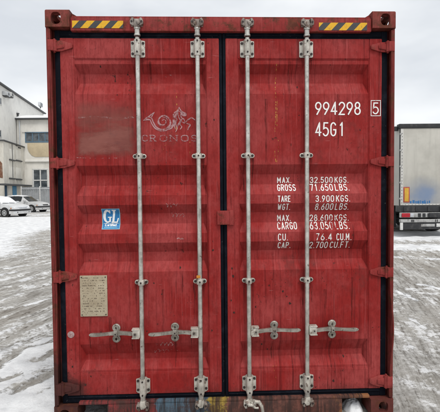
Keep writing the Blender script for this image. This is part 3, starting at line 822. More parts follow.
# sheets laid on the steel: repainted patch, certification sticker, painted-over plate
def sheet(mb, px0, px1, py0, py1, side, lift, step=.02):
    (xa, za), (xb, zb) = U(px0, py0, YP), U(px1, py1, YP)
    zz = [za, zb]
    for t in TRO: zz += [v for v in t if zb < v < za]
    xs, zs = breaks([xa, xb], step), breaks(zz, step)
    g = [[mb.bm.verts.new((x, surf(side, x, z)-lift, z)) for z in zs] for x in xs]
    for i in range(len(xs)-1):
        for j in range(len(zs)-1):
            f = mb.bm.faces.new((g[i][j], g[i+1][j], g[i+1][j+1], g[i][j+1])); f.material_index = mb.mi
    return xa, xb, zb, za
def patch_mat(x0, x1, z0, z1):
    g = G('overpainted_red')
    c = g.mix(g.ramp(g.noise(5, 6, .65, g.map((1, 1, 2.4))), .35, .7), (0.20, 0.052, 0.040), (0.27, 0.088, 0.068))
    c = g.mix(g.ramp(g.noise(8, 5, .6, g.map((1, 1, 1), loc=(4, 2, 7))), .57, .75, 0, .6), c, (0.11, 0.038, 0.036))
    c = g.mix(g.ramp(g.noise(1, 5, .7, g.map((14, 14, 60))), .62, .74, 0, .45), c, (0.34, 0.17, 0.165))
    sx = g.n('ShaderNodeSeparateXYZ'); g.l(g.tc.outputs['Object'], sx.inputs[0])
    wob = g.math('MULTIPLY', g.math('SUBTRACT', g.noise(14, 5, .7), .5), .05)
    e = g.math('MINIMUM', g.math('MINIMUM', g.math('SUBTRACT', sx.outputs['X'], x0), g.math('SUBTRACT', x1, sx.outputs['X'])),
               g.math('MINIMUM', g.math('SUBTRACT', sx.outputs['Z'], z0), g.math('SUBTRACT', z1, sx.outputs['Z'])))
    g.set(c, .55, 0, .4, bump=g.noise(40, 4), bs=.2, bd=.003)
    fade = g.ramp(sx.outputs['Z'], z1, z0+.12, .35, 1.0)
    a_ = g.math('MULTIPLY', g.ramp(g.math('ADD', e, g.math('MULTIPLY', wob, 1.6)), 0.0, 0.07, 0, .80), fade)
    g.alpha(g.math('MULTIPLY', a_, g.ramp(g.noise(6, 6, .7, g.map((.5, 1, 2.2))), .30, .60, .35, 1))); return g.m
mb = MB(); b4 = sheet(mb, 72.8, 138.0, 98.0, 158.8, 'l', .0009, .03)
mb.build('overpainted_patch', patch_mat(*b4), dL)

M['blue'] = plain('sticker_blue', (0.012, 0.17, 0.42), .4, 0, .2, 30, (0.04, 0.24, 0.42), .5)
M['paleblue'] = plain('sticker_edge', (0.20, 0.48, 0.62), .4, 0, .2)
M['white'] = plain('sticker_white', (0.78, 0.80, 0.80), .45, 0, .12)
mb = MB(); mb.mi = 1; sheet(mb, 100.5, 119.1, 208.9, 229.5, 'l', .0012, .012); mb.mi = 0
x0, x1, z0, z1 = sheet(mb, 101.2, 118.4, 209.6, 228.8, 'l', .0018, .012); mb.mi = 2
Wd, Hd = x1-x0, z1-z0
def gl(pts, w, k=None): ribbon(mb, [(x0+a*Wd, z0+b*Hd) for a, b in pts], w, fl, .0026, .004, taper=k)
gl(arc(.29, .63, .19, .30, 38, 200, 20)+arc(.29, .63, .19, .30, 200, 318, 14), .013, lambda t: .55+.9*math.sin(math.pi*min(1, t*1.1)))
gl([(.43, .80), (.45, .94)], .007); gl([(.44, .58), (.43, .36)], .012); gl([(.32, .58), (.53, .585)], .007)
gl([(.70, .93), (.62, .34)], .015); gl([(.58, .945), (.80, .945)], .007); gl([(.54, .325), (.86, .325)], .009); gl([(.86, .325), (.93, .52)], .009)
gl([(.06, .265), (.94, .265)], .003); mb.mi = 2
cx = .14
LOW = {'e': [arc(.22, .3, .2, .3, 0, 320)+[], [(.03, .32), (.42, .32)]], 'r': [[(0, .6), (0, 0)], arc(.16, .4, .16, .2, 170, 40)], 't': [[(.12, .9), (.12, 0), (.28, 0)], [(0, .6), (.28, .6)]],
       'i': [[(.05, .6), (.05, 0)], [(.05, .8), (.05, .86)]], 'f': [[(.1, 0), (.1, .8), (.18, .95), (.3, .95)], [(0, .6), (.26, .6)]], 'd': [arc(.2, .3, .2, .3, 20, 340), [(.4, 1), (.4, 0)]]}
for c, a in (('C', .14), ('e', .095), ('r', .07), ('t', .065), ('i', .035), ('f', .06), ('i', .035), ('e', .095), ('d', .1)):
    for st in (FONT['C'] if c == 'C' else LOW[c]): gl([(cx+p[0]*.19, .135+p[1]*.10) for p in st], .0038)
    cx += a
mb.mi = 1; gl([(.1, .07), (.86, .07)], .005)
mb.build('certification_sticker', [M['blue'], M['paleblue'], M['white']], dL, label='small blue and white sticker with letters GL')

def plate_mat():
    g = G('painted_over_plate')
    c = g.mix(g.ramp(g.noise(8, 5, .65), .3, .7), (0.33, 0.27, 0.185), (0.45, 0.39, 0.28))
    # rows of embossed, rust-filled specks
    v = g.map((26, 1, 62)); rows = g.ramp(g.noise(1, 3, .7, g.map((95, 95, 130))), .59, .65, 0, .8)
    c = g.mix(g.math('MULTIPLY', rows, g.ramp(g.noise(9, 4, .6), .33, .5)), c, (0.075, 0.045, 0.03))
    c = g.mix(g.ramp(g.noise(28, 4, .6, g.map((1, 1, 2.2))), .70, .74), c, (0.03, 0.022, 0.02))
    return g.set(c, .6, .1, .4, bump=g.noise(80, 4, .6), bs=.5, bd=.003)
M['plate'] = plate_mat()
mb = MB(); (xa, za), (xb, zb) = U(79.9, 275.6, YP), U(107.9, 315.9, YP)
mb.box(xa, xb, YP-.006, YP+.003, zb, za, .002)
mb.mi = 1
for qx in (xa+.012, xb-.012):
    for qz in (za-.012, zb+.012): mb.cyl((qx, YP-.0085, qz), (qx, YP-.0055, qz), .004, n=10)
# embossed rows
mb.mi = 0
for r_ in range(14):
    z = za-.020-r_*.0185; x = xa+.016; n = 0
    while x < xb-.022:
        w = rnd.uniform(.0028, .0062)
        mb.mi = 2 if rnd.random() < .75 else 0
        if rnd.random() < .78: mb.box(x, x+w, YP-.0070, YP-.0055, z+rnd.uniform(0, .0015), z+rnd.uniform(.005, .0075))
        x += w+rnd.uniform(.0012, .003); n += 1
        if rnd.random() < .2: x += rnd.uniform(.006, .03)
mb.build('data_plate', [M['plate'], M['bolt'], plain('plate_ink', (0.13, 0.095, 0.065), .6, 0, .5, 60, (0.36, 0.30, 0.21), .9)], dL)
xa, za = U(71.0, 334.6, YS)
MB().cyl((xa, YS-.0025, za), (xa, YS+.001, za), .024, n=24).build('round_sticker', plain('round_sticker_pale', (0.42, 0.30, 0.29), .5, 0, .4, 60, (0.22, .06, .06), .8), dL)
# orange tag on the second rod's lower clamp
xa, za = U(198.2, 276.6, 0); 
MB().box(xa-.012, xa+.016, -.014, -.006, za-.010, za+.010, .003).build('seal_tag', plain('orange_plastic', (0.62, 0.24, 0.03), .5), dL)

# chips where the paint has come away down to rusty steel
cr_ = random.Random(21)
for x, y, r, side in ((283, 291.5, .010, 'r'), (287, 296.5, .007, 'r'), (290, 303.5, .012, 'r'), (262, 345, .009, 'r'), (268, 351, .007, 'r'), (233, 276, .012, 'r'), (232, 268, .008, 'r'), (231, 300, .007, 'r'), (234, 312, .010, 'r'), (345, 358, .009, 'r'),
                      (333, 380, .010, 'r'), (154, 283, .008, 'l'), (162, 294, .007, 'l'), (180, 268, .010, 'l'), (101, 333, .009, 'l'), (147, 331, .007, 'l'), (86, 384, .009, 'l'), (73, 366, .008, 'l'), (213, 250, .009, 'l'), (212, 330, .008, 'l'), (214, 120, .007, 'l'), (100, 66, .008, 'l'), (360, 130, .007, 'r'), (298, 86, .008, 'r')):
    cx_, cz_ = U(x, y, YP); n = 13; mb = MB(); vs_ = []
    for k in range(n):
        a = 2*math.pi*k/n; q = r*cr_.uniform(.45, 1.1); X, Z = cx_+math.cos(a)*q*.8, cz_+math.sin(a)*q*1.15
        vs_.append(mb.bm.verts.new((X, surf(side, X, Z)-.0012, Z)))
    mb.bm.faces.new(vs_); mb.build('paint_chip', M['chip'], doors[side], smooth=0)

# run-off below brackets, clamps and catches
rr = random.Random(11)
def run(px, py, ln, w, side):
    pts = [(px+rr.uniform(-.09, .09)*k, py+ln*k/6) for k in range(7)]
    mb = MB(); ribbon(mb, spline([U(a, b, YP) for a, b in pts]), w, lambda X, Z: surf(side, X, Z), .0012, .01, taper=lambda t: 1-.75*t)
    mb.build('rust_run', M['run'], doors[side], smooth=0)
for side, pt, pm, pb, s in RODS:
    for y0, n, ln in ((57.5, 2, 16), (159, 2, 22), (284.5, 2, 26)):
        for k in range(n): run((pt if y0 < 100 else pm)+(-4.6, 4.6, 5.6)[k]*rr.uniform(.8, 1.1), y0, ln*rr.uniform(.4, 1.9), rr.uniform(.012, .026), side)
    run((pm+s*23.5), 342, rr.uniform(10, 26), .020, side)
    if s < 0: run(pm-8, 336, rr.uniform(8, 18), .016, side)
for x, y, ln, w, side in ((163, 290, 30, .008, 'l'), (110, 318, 34, .010, 'l'), (90, 318, 22, .008, 'l'), (266, 100, 44, .012, 'r'), (290, 62, 30, .010, 'r'), (338, 95, 36, .010, 'r'), (352, 278, 40, .008, 'r'), (325, 290, 26, .010, 'r'), (186, 95, 30, .010, 'l'), (150, 62, 24, .008, 'l')): run(x, y, ln*1.4, w*2.2, side)

# ---- body of the container behind the doors
for sx in (-1, 1):
    mb = MB(); y = .16; prof = []
    while y < LEN-.14:
        prof += [(y, 0), (y+.07, 0), (y+.14, .036), (y+.21, .036)]; y += .278
    prof = [(min(a, LEN-.13), b) for a, b in prof]
    vs = [(mb.bm.verts.new((sx*(1.214-b), a, .16)), mb.bm.verts.new((sx*(1.214-b), a, ZT-.10))) for a, b in prof]
    for p, q in zip(vs, vs[1:]): mb.bm.faces.new((p[0], q[0], q[1], p[1]))
    bmesh.ops.solidify(mb.bm, geom=mb.bm.faces[:], thickness=.003)
    mb.build('side_wall', M['side'], box_root, smooth=20)
    MB().box(sx*HW, sx*(HW-.06), .18, LEN-.18, ZT-.10, ZT-.035, .004).build('top_rail', M['frame'], box_root)
    MB().box(sx*HW, sx*(HW-.05), .18, LEN-.18, .02, .16, .004).build('bottom_rail', M['frame'], box_root)
MB().box(-HW+.06, HW-.06, .125, LEN-.18, ZT-.055, ZT-.04).build('roof', M['side'], box_root)
MB().box(-HW+.05, HW-.05, .35, LEN-.18, .10, .16).build('floor', M['dark'], box_root)
MB().box(-HW+.10, HW-.10, LEN-.09, LEN-.04, .16, ZT-.06).build('end_wall', M['side'], box_root)

# ------------------------------------------------------------------ ground: one sheet of frozen mud, asphalt and lying snow
def poly_w(pts): return [ground(a, b) for a, b in pts]
def inside_dist(P, x, y):
    """signed distance to a polygon, positive inside"""
    ins = False; dm = 1e9; n = len(P)
    for i in range(n):
        x0, y0 = P[i]; x1, y1 = P[(i+1) % n]
        if (y0 > y) != (y1 > y) and x < (x1-x0)*(y-y0)/(y1-y0)+x0: ins = not ins
        dx, dy = x1-x0, y1-y0; t = max(0, min(1, ((x-x0)*dx+(y-y0)*dy)/(dx*dx+dy*dy+1e-12)))
        d = (x-x0-t*dx)**2+(y-y0-t*dy)**2
        if d < dm: dm = d
    return math.sqrt(dm) if ins else -math.sqrt(dm)
SNOW = [(poly_w([(-60, 352), (0, 350), (18, 343), (36, 339), (75, 334), (90, 420), (60, 470), (-120, 470)]), .28),
        (poly_w([(-60, 217.5), (53, 216.5), (70, 216), (70, 226), (50, 229), (32, 233), (22, 238), (17, 243), (22, 249), (14, 255), (0, 257), (-60, 258)]), .7),
        (poly_w([(380, 231), (520, 231), (520, 241.5), (380, 240.5)]), .6),
        (poly_w([(380, 243.5), (520, 245.5), (520, 252), (380, 249.5)]), .5)]
# ruts that break the lying snow (negative) and streaks of snow on the mud (positive)
STROKES = [((-12, 372), (24, 347), .055, -1), ((36, 360), (56, 350), .05, -1), ((14, 392), (54, 374), .07, -1), ((28, 384), (58, 370), .05, -1), ((4, 380), (20, 374), .04, -1), ((30, 346), (52, 341), .05, -1),
           ((8, 268), (34, 264), .10, 1), ((20, 280), (40, 274), .07, 1), ((30, 286), (50, 283), .06, 1), ((-6, 276), (14, 272), .08, 1), ((2, 300), (24, 293), .05, 1), ((26, 305), (54, 297), .05, 1), ((-6, 336), (30, 322), .05, 1), ((28, 332), (56, 322), .05, 1),
           ((392, 331), (410, 345), .05, 1), ((396, 292), (416, 300), .06, 1), ((410, 318), (424, 328), .05, 1), ((420, 284), (446, 290), .07, 1), ((394, 257), (446, 259), .12, 1)]
STROKES = [(ground(*a), ground(*b), w, s) for a, b, w, s in STROKES]
def axis(fine, lo, hi, far):
    """fine: list of (start, end, step)"""
    v = []
    for a, b, s in fine:
        n = int(round((b-a)/s)); v += [a+(b-a)*i/n for i in range(n)]
    v.append(fine[-1][1])
    s = 2.0; a = v[0]; pre = []
    while a > lo: a -= s; s *= 1.5; pre.append(a)
    s = 2.0; b = v[-1]; post = []
    while b < hi: b += s; s *= 1.5; post.append(b)
    return pre[::-1]+v+post
gx = axis([(-14, -6, .25), (-6, -1.0, .04), (-1.0, 1.1, .15), (1.1, 5.5, .04), (5.5, 14, .25)], -600, 600, 0)
gy = axis([(-4, -.6, .15), (-.6, 4.5, .035), (4.5, 10, .09), (10, 32, .3)], -60, 900, 0)
me = bpy.data.meshes.new('ground')
vs, snow_a = [], []
nx, ny = len(gx), len(gy)
for y in gy:
    for x in gx:
        s = -9.0
        if -40 < x < 60 and -6 < y < 45:
            for P, w in SNOW:
                d = inside_dist(P, x, y)/w
                if d > s: s = d
            for (ax_, ay_), (bx_, by_), w, sg in STROKES:
                if abs(x-ax_) > 4 or abs(y-ay_) > 4: continue
                dx, dy = bx_-ax_, by_-ay_; t = max(0, min(1, ((x-ax_)*dx+(y-ay_)*dy)/(dx*dx+dy*dy)))
                d = math.hypot(x-ax_-t*dx, y-ay_-t*dy)/w
                if sg < 0: s = min(s, -.75+d*.8)
                else: s = max(s, .55-d*.8)
            if y > 24.5: s = max(s, .1 if noise.noise(Vector((x*.3, y*.3, 1))) > -.1 else -.5)
        else: s = .35
        s = max(-1.5, min(.85 if y < 4 else 1.1, s))
        n1 = noise.fractal(Vector((x*.7, y*.7, 0)), 1, 2, 3)
        sn = max(0, min(1, s*.8+.5+n1*.5))
        z = 0.0
        near = 1.0 if abs(x) > 1.15 or y < -.1 else 0.0
        if near and -8 < y < 30 and -14 < x < 14:
            # tyre ruts and frozen clods
            u = x*.80+y*.60 if x > 0 else x*.50-y*.87
            v = -x*.60+y*.80 if x > 0 else x*.87+y*.50
            rut = noise.fractal(Vector((u*2.4, v*.45, 5 if x > 0 else 8)), 1, 2.1, 4)
            cl = noise.fractal(Vector((x*6, y*6, 2)), .8, 2.1, 3)
            z = (1-sn*.55)*(rut*.022+cl*.009) + sn*(.020+noise.fractal(Vector((x*3, y*3, 7)), .9, 2, 4)*.018)
            z -= .012
        if not near: z = -.01
        vs.append((x, y, z)); snow_a.append(s)
fs = [(j*nx+i, j*nx+i+1, (j+1)*nx+i+1, (j+1)*nx+i) for j in range(ny-1) for i in range(nx-1)]
me.from_pydata(vs, [], fs)
at_ = me.attributes.new('snow', 'FLOAT', 'POINT'); at_.data.foreach_set('value', snow_a)
me.polygons.foreach_set('use_smooth', [True]*len(me.polygons))
def ground_mat():
    g = G('frozen_ground')
    at = g.n('ShaderNodeAttribute'); at.attribute_name = 'snow'
    sx = g.n('ShaderNodeSeparateXYZ'); g.l(g.tc.outputs['Object'], sx.inputs[0])
    # directional tyre marks on either side of the container
    def marks(ang, k, loc, detail=7, rough=.70):
        m1 = g.map(rot=(0, 0, -ang), loc=loc)
        m2 = g.n('ShaderNodeMapping'); m2.inputs['Scale'].default_value = (k*.5, k*4.6, 1); g.l(m1, m2.inputs[0])
        return g.noise(1, detail, rough, m2.outputs[0])
    right = g.ramp(sx.outputs['X'], -.2, .2)
    def marks2(ang, ka, kc, loc, detail=5, rough=.6):
        m1 = g.map(rot=(0, 0, -ang), loc=loc)
        m2 = g.n('ShaderNodeMapping'); m2.inputs['Scale'].default_value = (ka, kc, 1); g.l(m1, m2.inputs[0])
        return g.noise(1, detail, rough, m2.outputs[0])
    mk = g.mix(right, marks2(AL, .55, 5.0, (0, 0, 0)), marks2(AR, .55, 5.5, (3, 2, 0)))          # long ruts
    mk2 = g.mix(right, marks2(AL+R(6), 2.2, 22, (6, 1, 0), 4), marks2(AR-R(5), 2.4, 24, (1, 6, 0), 4))  # narrow tread lines
    track = g.mix(right, marks2(AL, .22, 1.5, (4, 4, 0), 3), marks2(AR, .22, 1.5, (8, 3, 0), 3))       # where wheels ran
    tr = g.ramp(track, .47, .56)
    fine = g.noise(20, 7, .72); mid = g.noise(4.5, 7, .68); clod = g.noise(60, 5, .7); big = g.noise(.75, 6, .65)
    h = g.math('ADD', g.math('MULTIPLY', mk, .34), g.math('ADD', g.math('MULTIPLY', mk2, .22), g.math('ADD', g.math('MULTIPLY', fine, .34), g.math('MULTIPLY', mid, .24))))
    mud = g.mix(g.ramp(h, .49, .66), (0.235, 0.222, 0.20), (0.53, 0.52, 0.50))  # low spots dark, crests pale: shade of the relief put into the colour
    mud = g.mix(g.ramp(big, .42, .62, 0, .6), mud, (0.35, 0.33, 0.295))
    # churned, darker grit in the wheel tracks; shade painted into the cracks
    ck = g.math('MULTIPLY', g.ramp(mk2, .47, .38), g.ramp(fine, .56, .46))
    mud = g.mix(g.math('MULTIPLY', ck, g.mix(tr, .4, .95)), mud, (0.075, 0.062, 0.05))
    cl = g.math('MULTIPLY', g.ramp(g.noise(24, 4, .65, g.map((1, 1, 1), loc=(9, 4, 2))), .575, .63), g.ramp(mid, .47, .58))
    mud = g.mix(g.math('MULTIPLY', cl, g.mix(tr, .5, 1.0)), mud, (0.05, 0.04, 0.032))
    mud = g.mix(g.math('MULTIPLY', tr, g.ramp(mk, .40, .60, .45, 0)), mud, (0.22, 0.195, 0.165))
    # slush and dusting of snow caught on the crests
    dust = g.math('ADD', g.math('MULTIPLY', mid, .40), g.math('ADD', g.math('MULTIPLY', mk, .30), g.math('MULTIPLY', fine, .30)))
    dust = g.math('ADD', dust, g.math('MULTIPLY', g.math('SUBTRACT', g.noise(1.3, 4, .6, g.map(loc=(5, 5, 5))), .5), .30))
    mud = g.mix(g.ramp(dust, .53, .59, 0, .85), mud, (0.73, 0.735, 0.74))
    snowc = g.mix(g.ramp(g.noise(3.2, 7, .70), .38, .62), (0.55, 0.556, 0.567), (0.72, 0.726, 0.732))
    snowc = g.mix(g.math('MULTIPLY', g.ramp(clod, .62, .70), g.ramp(mid, .48, .62)), snowc, (0.30, 0.28, 0.26))
    edge = g.math('ADD', at.outputs['Fac'], g.math('ADD', g.math('MULTIPLY', g.math('SUBTRACT', mid, .5), 3.6), g.math('MULTIPLY', g.math('SUBTRACT', fine, .5), 2.6)))
    edge = g.math('ADD', edge, g.math('MULTIPLY', g.math('SUBTRACT', mk, .5), -4.2))
    sm = g.ramp(edge, -.40, .25)
    c = g.mix(sm, mud, snowc)
    h2 = g.math('ADD', g.math('MULTIPLY', mid, .7), g.math('ADD', g.math('MULTIPLY', fine, .35), g.math('MULTIPLY', mk2, .25)))
    hh = g.mix(sm, g.math('MULTIPLY', h, 1.3), g.math('ADD', g.math('MULTIPLY', h2, .55), .45))
    rough = g.mix(sm, g.ramp(fine, .3, .7, .5, .9), .8)
    return g.set(c, rough, 0, .25, bump=hh, bs=.9, bd=.05)
def _ang(a, b):
    (x0, y0), (x1, y1) = ground(*a), ground(*b); return math.atan2(y1-y0, x1-x0)
AL, AR = _ang((0, 322), (53, 303)), _ang((397, 325), (440, 378))
print('mark angles', math.degrees(AL), math.degrees(AR))
me.materials.append(ground_mat())
go = bpy.data.objects.new('ground', me); COL.objects.link(go); tag(go, kind='structure')

# snow caught in the sill pocket
M['snow'] = plain('snow', (0.74, 0.75, 0.76), .7, 0, .1, 20, None, 0, .4, .006)
def mound(name, cx, cy, rx, ry, h, label, seed):
    mb = MB(); n, mr = 64, 22; prev = None
    for j in range(mr+1):
        t = j/mr; row = []
        for i in range(n):
            a = 2*math.pi*i/n; k = 1+.25*noise.noise(Vector((math.cos(a)*1.5, math.sin(a)*1.5, seed)))
            x, y = cx+math.cos(a)*rx*t*k, cy+math.sin(a)*ry*t*k
            z = h*(1-t**2.2)*(1+.45*noise.fractal(Vector((x*13, y*13, seed)), .9, 2.1, 4))-.02*t
            row.append(mb.bm.verts.new((x, y, z)))
        if prev:
            for i in range(n): mb.bm.faces.new((prev[i], prev[(i+1) % n], row[(i+1) % n], row[i]))
        prev = row
    bmesh.ops.remove_doubles(mb.bm, verts=mb.bm.verts, dist=1e-4)
    mb.build(name, M['snow'], smooth=180, label=label, cat='snow')
mound('snow_lump', ux(353.5, 408, .10), .12, .078, .10, .074, 'white lump of snow lying in the dark pocket under the container, right end', 3)

# ------------------------------------------------------------------ buildings at the left
M['wall'] = plain('pale_render', (0.80, 0.785, 0.745), .85, 0, .08, 2.0, (0.52, 0.51, 0.49), .5, .2, .01)
M['wall2'] = plain('cream_render', (0.75, 0.73, 0.675), .85, 0, .12, 1.2, (0.45, 0.42, 0.37), .5, .2, .01)
M['annexw'] = plain('weathered_render', (0.70, 0.675, 0.61), .9, 0, .14, 1.4, (0.40, 0.365, 0.315), .6, .3, .02)
M['ochre'] = plain('ochre_render', (0.60, 0.50, 0.34), .9, 0, .16, 1.6, (0.36, 0.28, 0.18), .5, .3, .02)
M['fascia'] = plain('dark_fascia', (0.085, 0.087, 0.09), .6)
M['bluef'] = plain('blue_window_paint', (0.12, 0.20, 0.27), .5)
M['whitef'] = plain('white_window_paint', (0.68, 0.68, 0.66), .5)
M['bluedoor'] = plain('blue_door_paint', (0.10, 0.30, 0.50), .5)
M['navy'] = plain('navy_paint', (0.025, 0.08, 0.15), .5)
M['brick'] = plain('bare_brick', (0.27, 0.13, 0.08), .9, 0, .4, 6, (0.42, 0.35, 0.28), .7, .6, .03)
M['metal'] = plain('grey_sheet', (0.58, 0.60, 0.62), .5, .2, .12, 3, (0.33, 0.33, 0.33), .5)
M['acw'] = plain('ac_casing', (0.55, 0.55, 0.53), .5)
M['snowroof'] = M['snow']
def glass_mat():
    g = G('window_glass')
    c = g.mix(g.ramp(g.noise(1.2, 4, .6), .35, .65), (0.035, 0.045, 0.055), (0.13, 0.15, 0.165))
    return g.set(c, .12, 0, .6)
M['glass'] = glass_mat()

# the tall white building: a long wall running away from the camera
fw = math.atan2(FWD.x, FWD.y)
P0 = CAM+RGT*(-22.0)+FWD*40; ang = math.pi/2-(fw-R(8.25))
WF = Frame((P0.x, P0.y), ang)
def rel(fr): return empty
root = empty('warehouse', WF.w(10, 6), WF.a, label='tall white rendered building at the far left, its long dark eave against the sky', cat='building')
class Loc:
    """build in a frame's coordinates under an Empty standing at (ox, oy) of that frame"""
    def __init__(s, ox, oy): s.off = (-ox, -oy, 0)
lo = (-10, -6, 0)
x_a, z_a = WF.at(0, 84.6); x_b, z_b = WF.at(42, 112.6)
zt = (z_a+z_b)/2
x0w, x1w = -26, WF.at(43.5, 112)[0]
mb = MB(); mb.box(x0w, x1w, 0, 12, -.3, zt-.032); mb.build('wall', M['wall'], root, off=lo)
mb = MB(); mb.box(x0w-.2, x1w+.25, -.30, 12.2, zt-.03, zt+.12, .03); mb.build('eave', M['fascia'], root, off=lo)
mb = MB(); mb.prism([(-.2, zt+.145), (12, zt+.145), (6, zt+2.0)], x0w, x1w, axis='x'); mb.build('roof', M['snow'], root, off=lo)
def window(fr, parent, x0, x1, z0, z1, cols, rows, fm, gm, y=0, off=(0,0,0), t=.09, sill=False):
    mb = MB()
    mb.box(x0-t, x1+t, y-.05, y+.02, z0-t, z0, .01); mb.box(x0-t, x1+t, y-.05, y+.02, z1, z1+t, .01)
    mb.box(x0-t, x0, y-.048, y+.02, z0, z1, .01); mb.box(x1, x1+t, y-.048, y+.02, z0, z1, .01)
    for i in range(1, cols): x = x0+(x1-x0)*i/cols; mb.box(x-t*.4, x+t*.4, y-.040, y+.02, z0, z1)
    for j in range(1, rows): z = z0+(z1-z0)*j/rows; mb.box(x0, x1, y-.036, y+.02, z-t*.4, z+t*.4)
    o = mb.build('window', fm, parent, off=off)
    MB().box(x0, x1, y-.012, y+.015, z0, z1).build('pane', gm, o, off=off)
    if sill: MB().box(x0-t*1.6, x1+t*1.6, y-.16, y+.02, z0-t*1.8, z0-t-.003, .01).build('sill', M['fascia'], o, off=off)
for (pa, pb, pc, pd) in ((-3.0, 1.1, 96.5, 104.5), (-4.0, .9, 129, 137)):
    xa, za = WF.at(pa, pc); xb, zb = WF.at(pb, pd)
    window(WF, root, xa, xb, zb, za, 2, 1, M['whitef'], M['glass'], off=lo)
# boxes of an air conditioner under the eave
for (pa, pb, pc, pd, lab) in ((7.2, 10.6, 91.2, 97.2, 'small grey air conditioner unit under the eave, nearer the left edge of its pair'), (11.2, 14.2, 91.8, 97.8, 'paler air conditioner unit under the eave, right one of its pair')):
    xa, za = WF.at(pa, pc, -.5); xb, zb = WF.at(pb, pd, -.5)
    r_ = empty('air_conditioner', WF.w((xa+xb)/2, -.25, zb), WF.a, label=lab, cat='air conditioner', group='air conditioners on the white wall')
    w = (xb-xa)/2; h = za-zb
    MB().box(-w, w, -.25, .24, 0, h, .04).build('casing', M['acw'] if 'paler' in lab else M['metal'], r_)
    mb = MB()
    for k in range(3): mb.cyl((0, -.262-.004*k, h*.5), (0, -.256, h*.5), h*.40-.1*k, n=20)
    mb.build('fan_grille', M['fascia'], r_)
    MB().box(-w*.8, w*.8, -.2, .24, -.08, -.003, .01).build('wall_bracket', M['fascia'], r_)
xa, za = WF.at(38, 107.2, -.3); xb, zb = WF.at(41.2, 111, -.3)
r_ = empty('floodlight', WF.w((xa+xb)/2, -.4, zt+.14), WF.a, label='small dark floodlight on the far end of the eave of the white building', cat='floodlight')
MB().box(-.5, .5, -.16, .16, .22, .75, .06).build('lamp_head', M['metal'], r_)
MB().box(-.44, .44, -.175, -.161, .28, .69).build('lens', M['glass'], r_)
MB().cyl((0, 0, 0), (0, 0, .25), .06, n=10).build('stem', M['fascia'], r_)

# flat-roofed wing facing the camera
PW = depth_pt(18.5, 45.0); VF = Frame(PW, -fw)
zr = VF.at(30, 118.8)[1]
lo = (-5, -4, 0)
root = empty('factory_wing', VF.w(5, 4), VF.a, label='cream flat-roofed factory wing with blue strip window, ochre panel and snow on its roof', cat='building')
x0w, x1w = 0, 15
MB().box(x0w, x1w, 0, 9, -.3, zr-.102).build('wall', M['wall2'], root, off=lo)
mb = MB(); mb.box(x0w-.25, x1w, -.34, 9.1, zr-.10, zr+.06, .02); 
mb.build('fascia', M['fascia'], root, off=lo)
mb = MB()
xs = breaks([x0w-.15, x1w-.1], .4); ys = breaks([-.3, 8.9], .5)
gg = [[mb.bm.verts.new((x, y, zr+.062+(0 if (i in (0, len(xs)-1) or j in (0, len(ys)-1)) else .34+.10*noise.noise(Vector((x*.9, y*.9, 2)))))) for j, y in enumerate(ys)] for i, x in enumerate(xs)]
for i in range(len(xs)-1):
    for j in range(len(ys)-1): mb.bm.faces.new((gg[i][j], gg[i+1][j], gg[i+1][j+1], gg[i][j+1]))
mb.build('roof_snow', M['snow'], root, off=lo, smooth=60)
xa, za = VF.at(26.2, 133.2); xb, zb = VF.at(50, 141.2)
window(VF, root, xa, xb+1.6, zb, za, 6, 1, M['bluef'], M['glass'], off=lo, t=.13)
xa, za = VF.at(27.0, 143.2); xb, zb = VF.at(49, 156.8)
mb = MB(); pts = []
for i in range(9): pts.append((xa+.10+.45*(1-math.cos(math.pi/2*(1-i/8)))*0+.5*(1-math.sin(math.pi/2*i/8)), zb+.9*(1-math.cos(math.pi/2*i/8))*0+.9*(1-math.cos(math.pi/2*(i/8)))))
mb.prism([(xa+.9, zb), (xb+2, zb), (xb+2, za), (xa+.05, za), (xa+.05, zb+1.0), (xa+.2, zb+.55), (xa+.5, zb+.18)], -.04, -.003, .01)
mb.build('render_panel', M['ochre'], root, off=lo)
xa, za = VF.at(25.5, 160.2); xb, zb = VF.at(50, 161.8)
MB().box(xa, x1w-.05, -.14, -.003, zb, za, .03).build('ledge', M['wall'], root, off=lo)
xa, za = VF.at(33.8, 170.0); xb, zb = VF.at(47.4, 190.5)
window(VF, root, xa, xb, zb, za, 2, 2, M['whitef'], M['glass'], off=lo, t=.16, sill=True)
mb = MB(); mb.tube([(.35, -.10, zr-.2), (.35, -.10, 3.0), (.35, -.10, .3)], .07, 8); mb.build('downpipe', M['metal'], root, off=lo)
mb = MB(); mb.tube([(.6, -.06, zr-1.5), (2.4, -.06, zr-1.62), (4.6, -.06, zr-1.5), (7, -.06, zr-1.6)], .02, 6); mb.build('cable', M['fascia'], root, off=lo)
xa, za = VF.at(17.2, 114.0, .3)
mb = MB(); mb.cyl((xa, .4, zr+.06), (xa, .4, zr+.62), .12, n=12); mb.cyl((xa, .4, zr+.63), (xa, .4, zr+.74), .2, .16, n=12)
mb.build('vent_pipe', M['fascia'], root, off=lo)

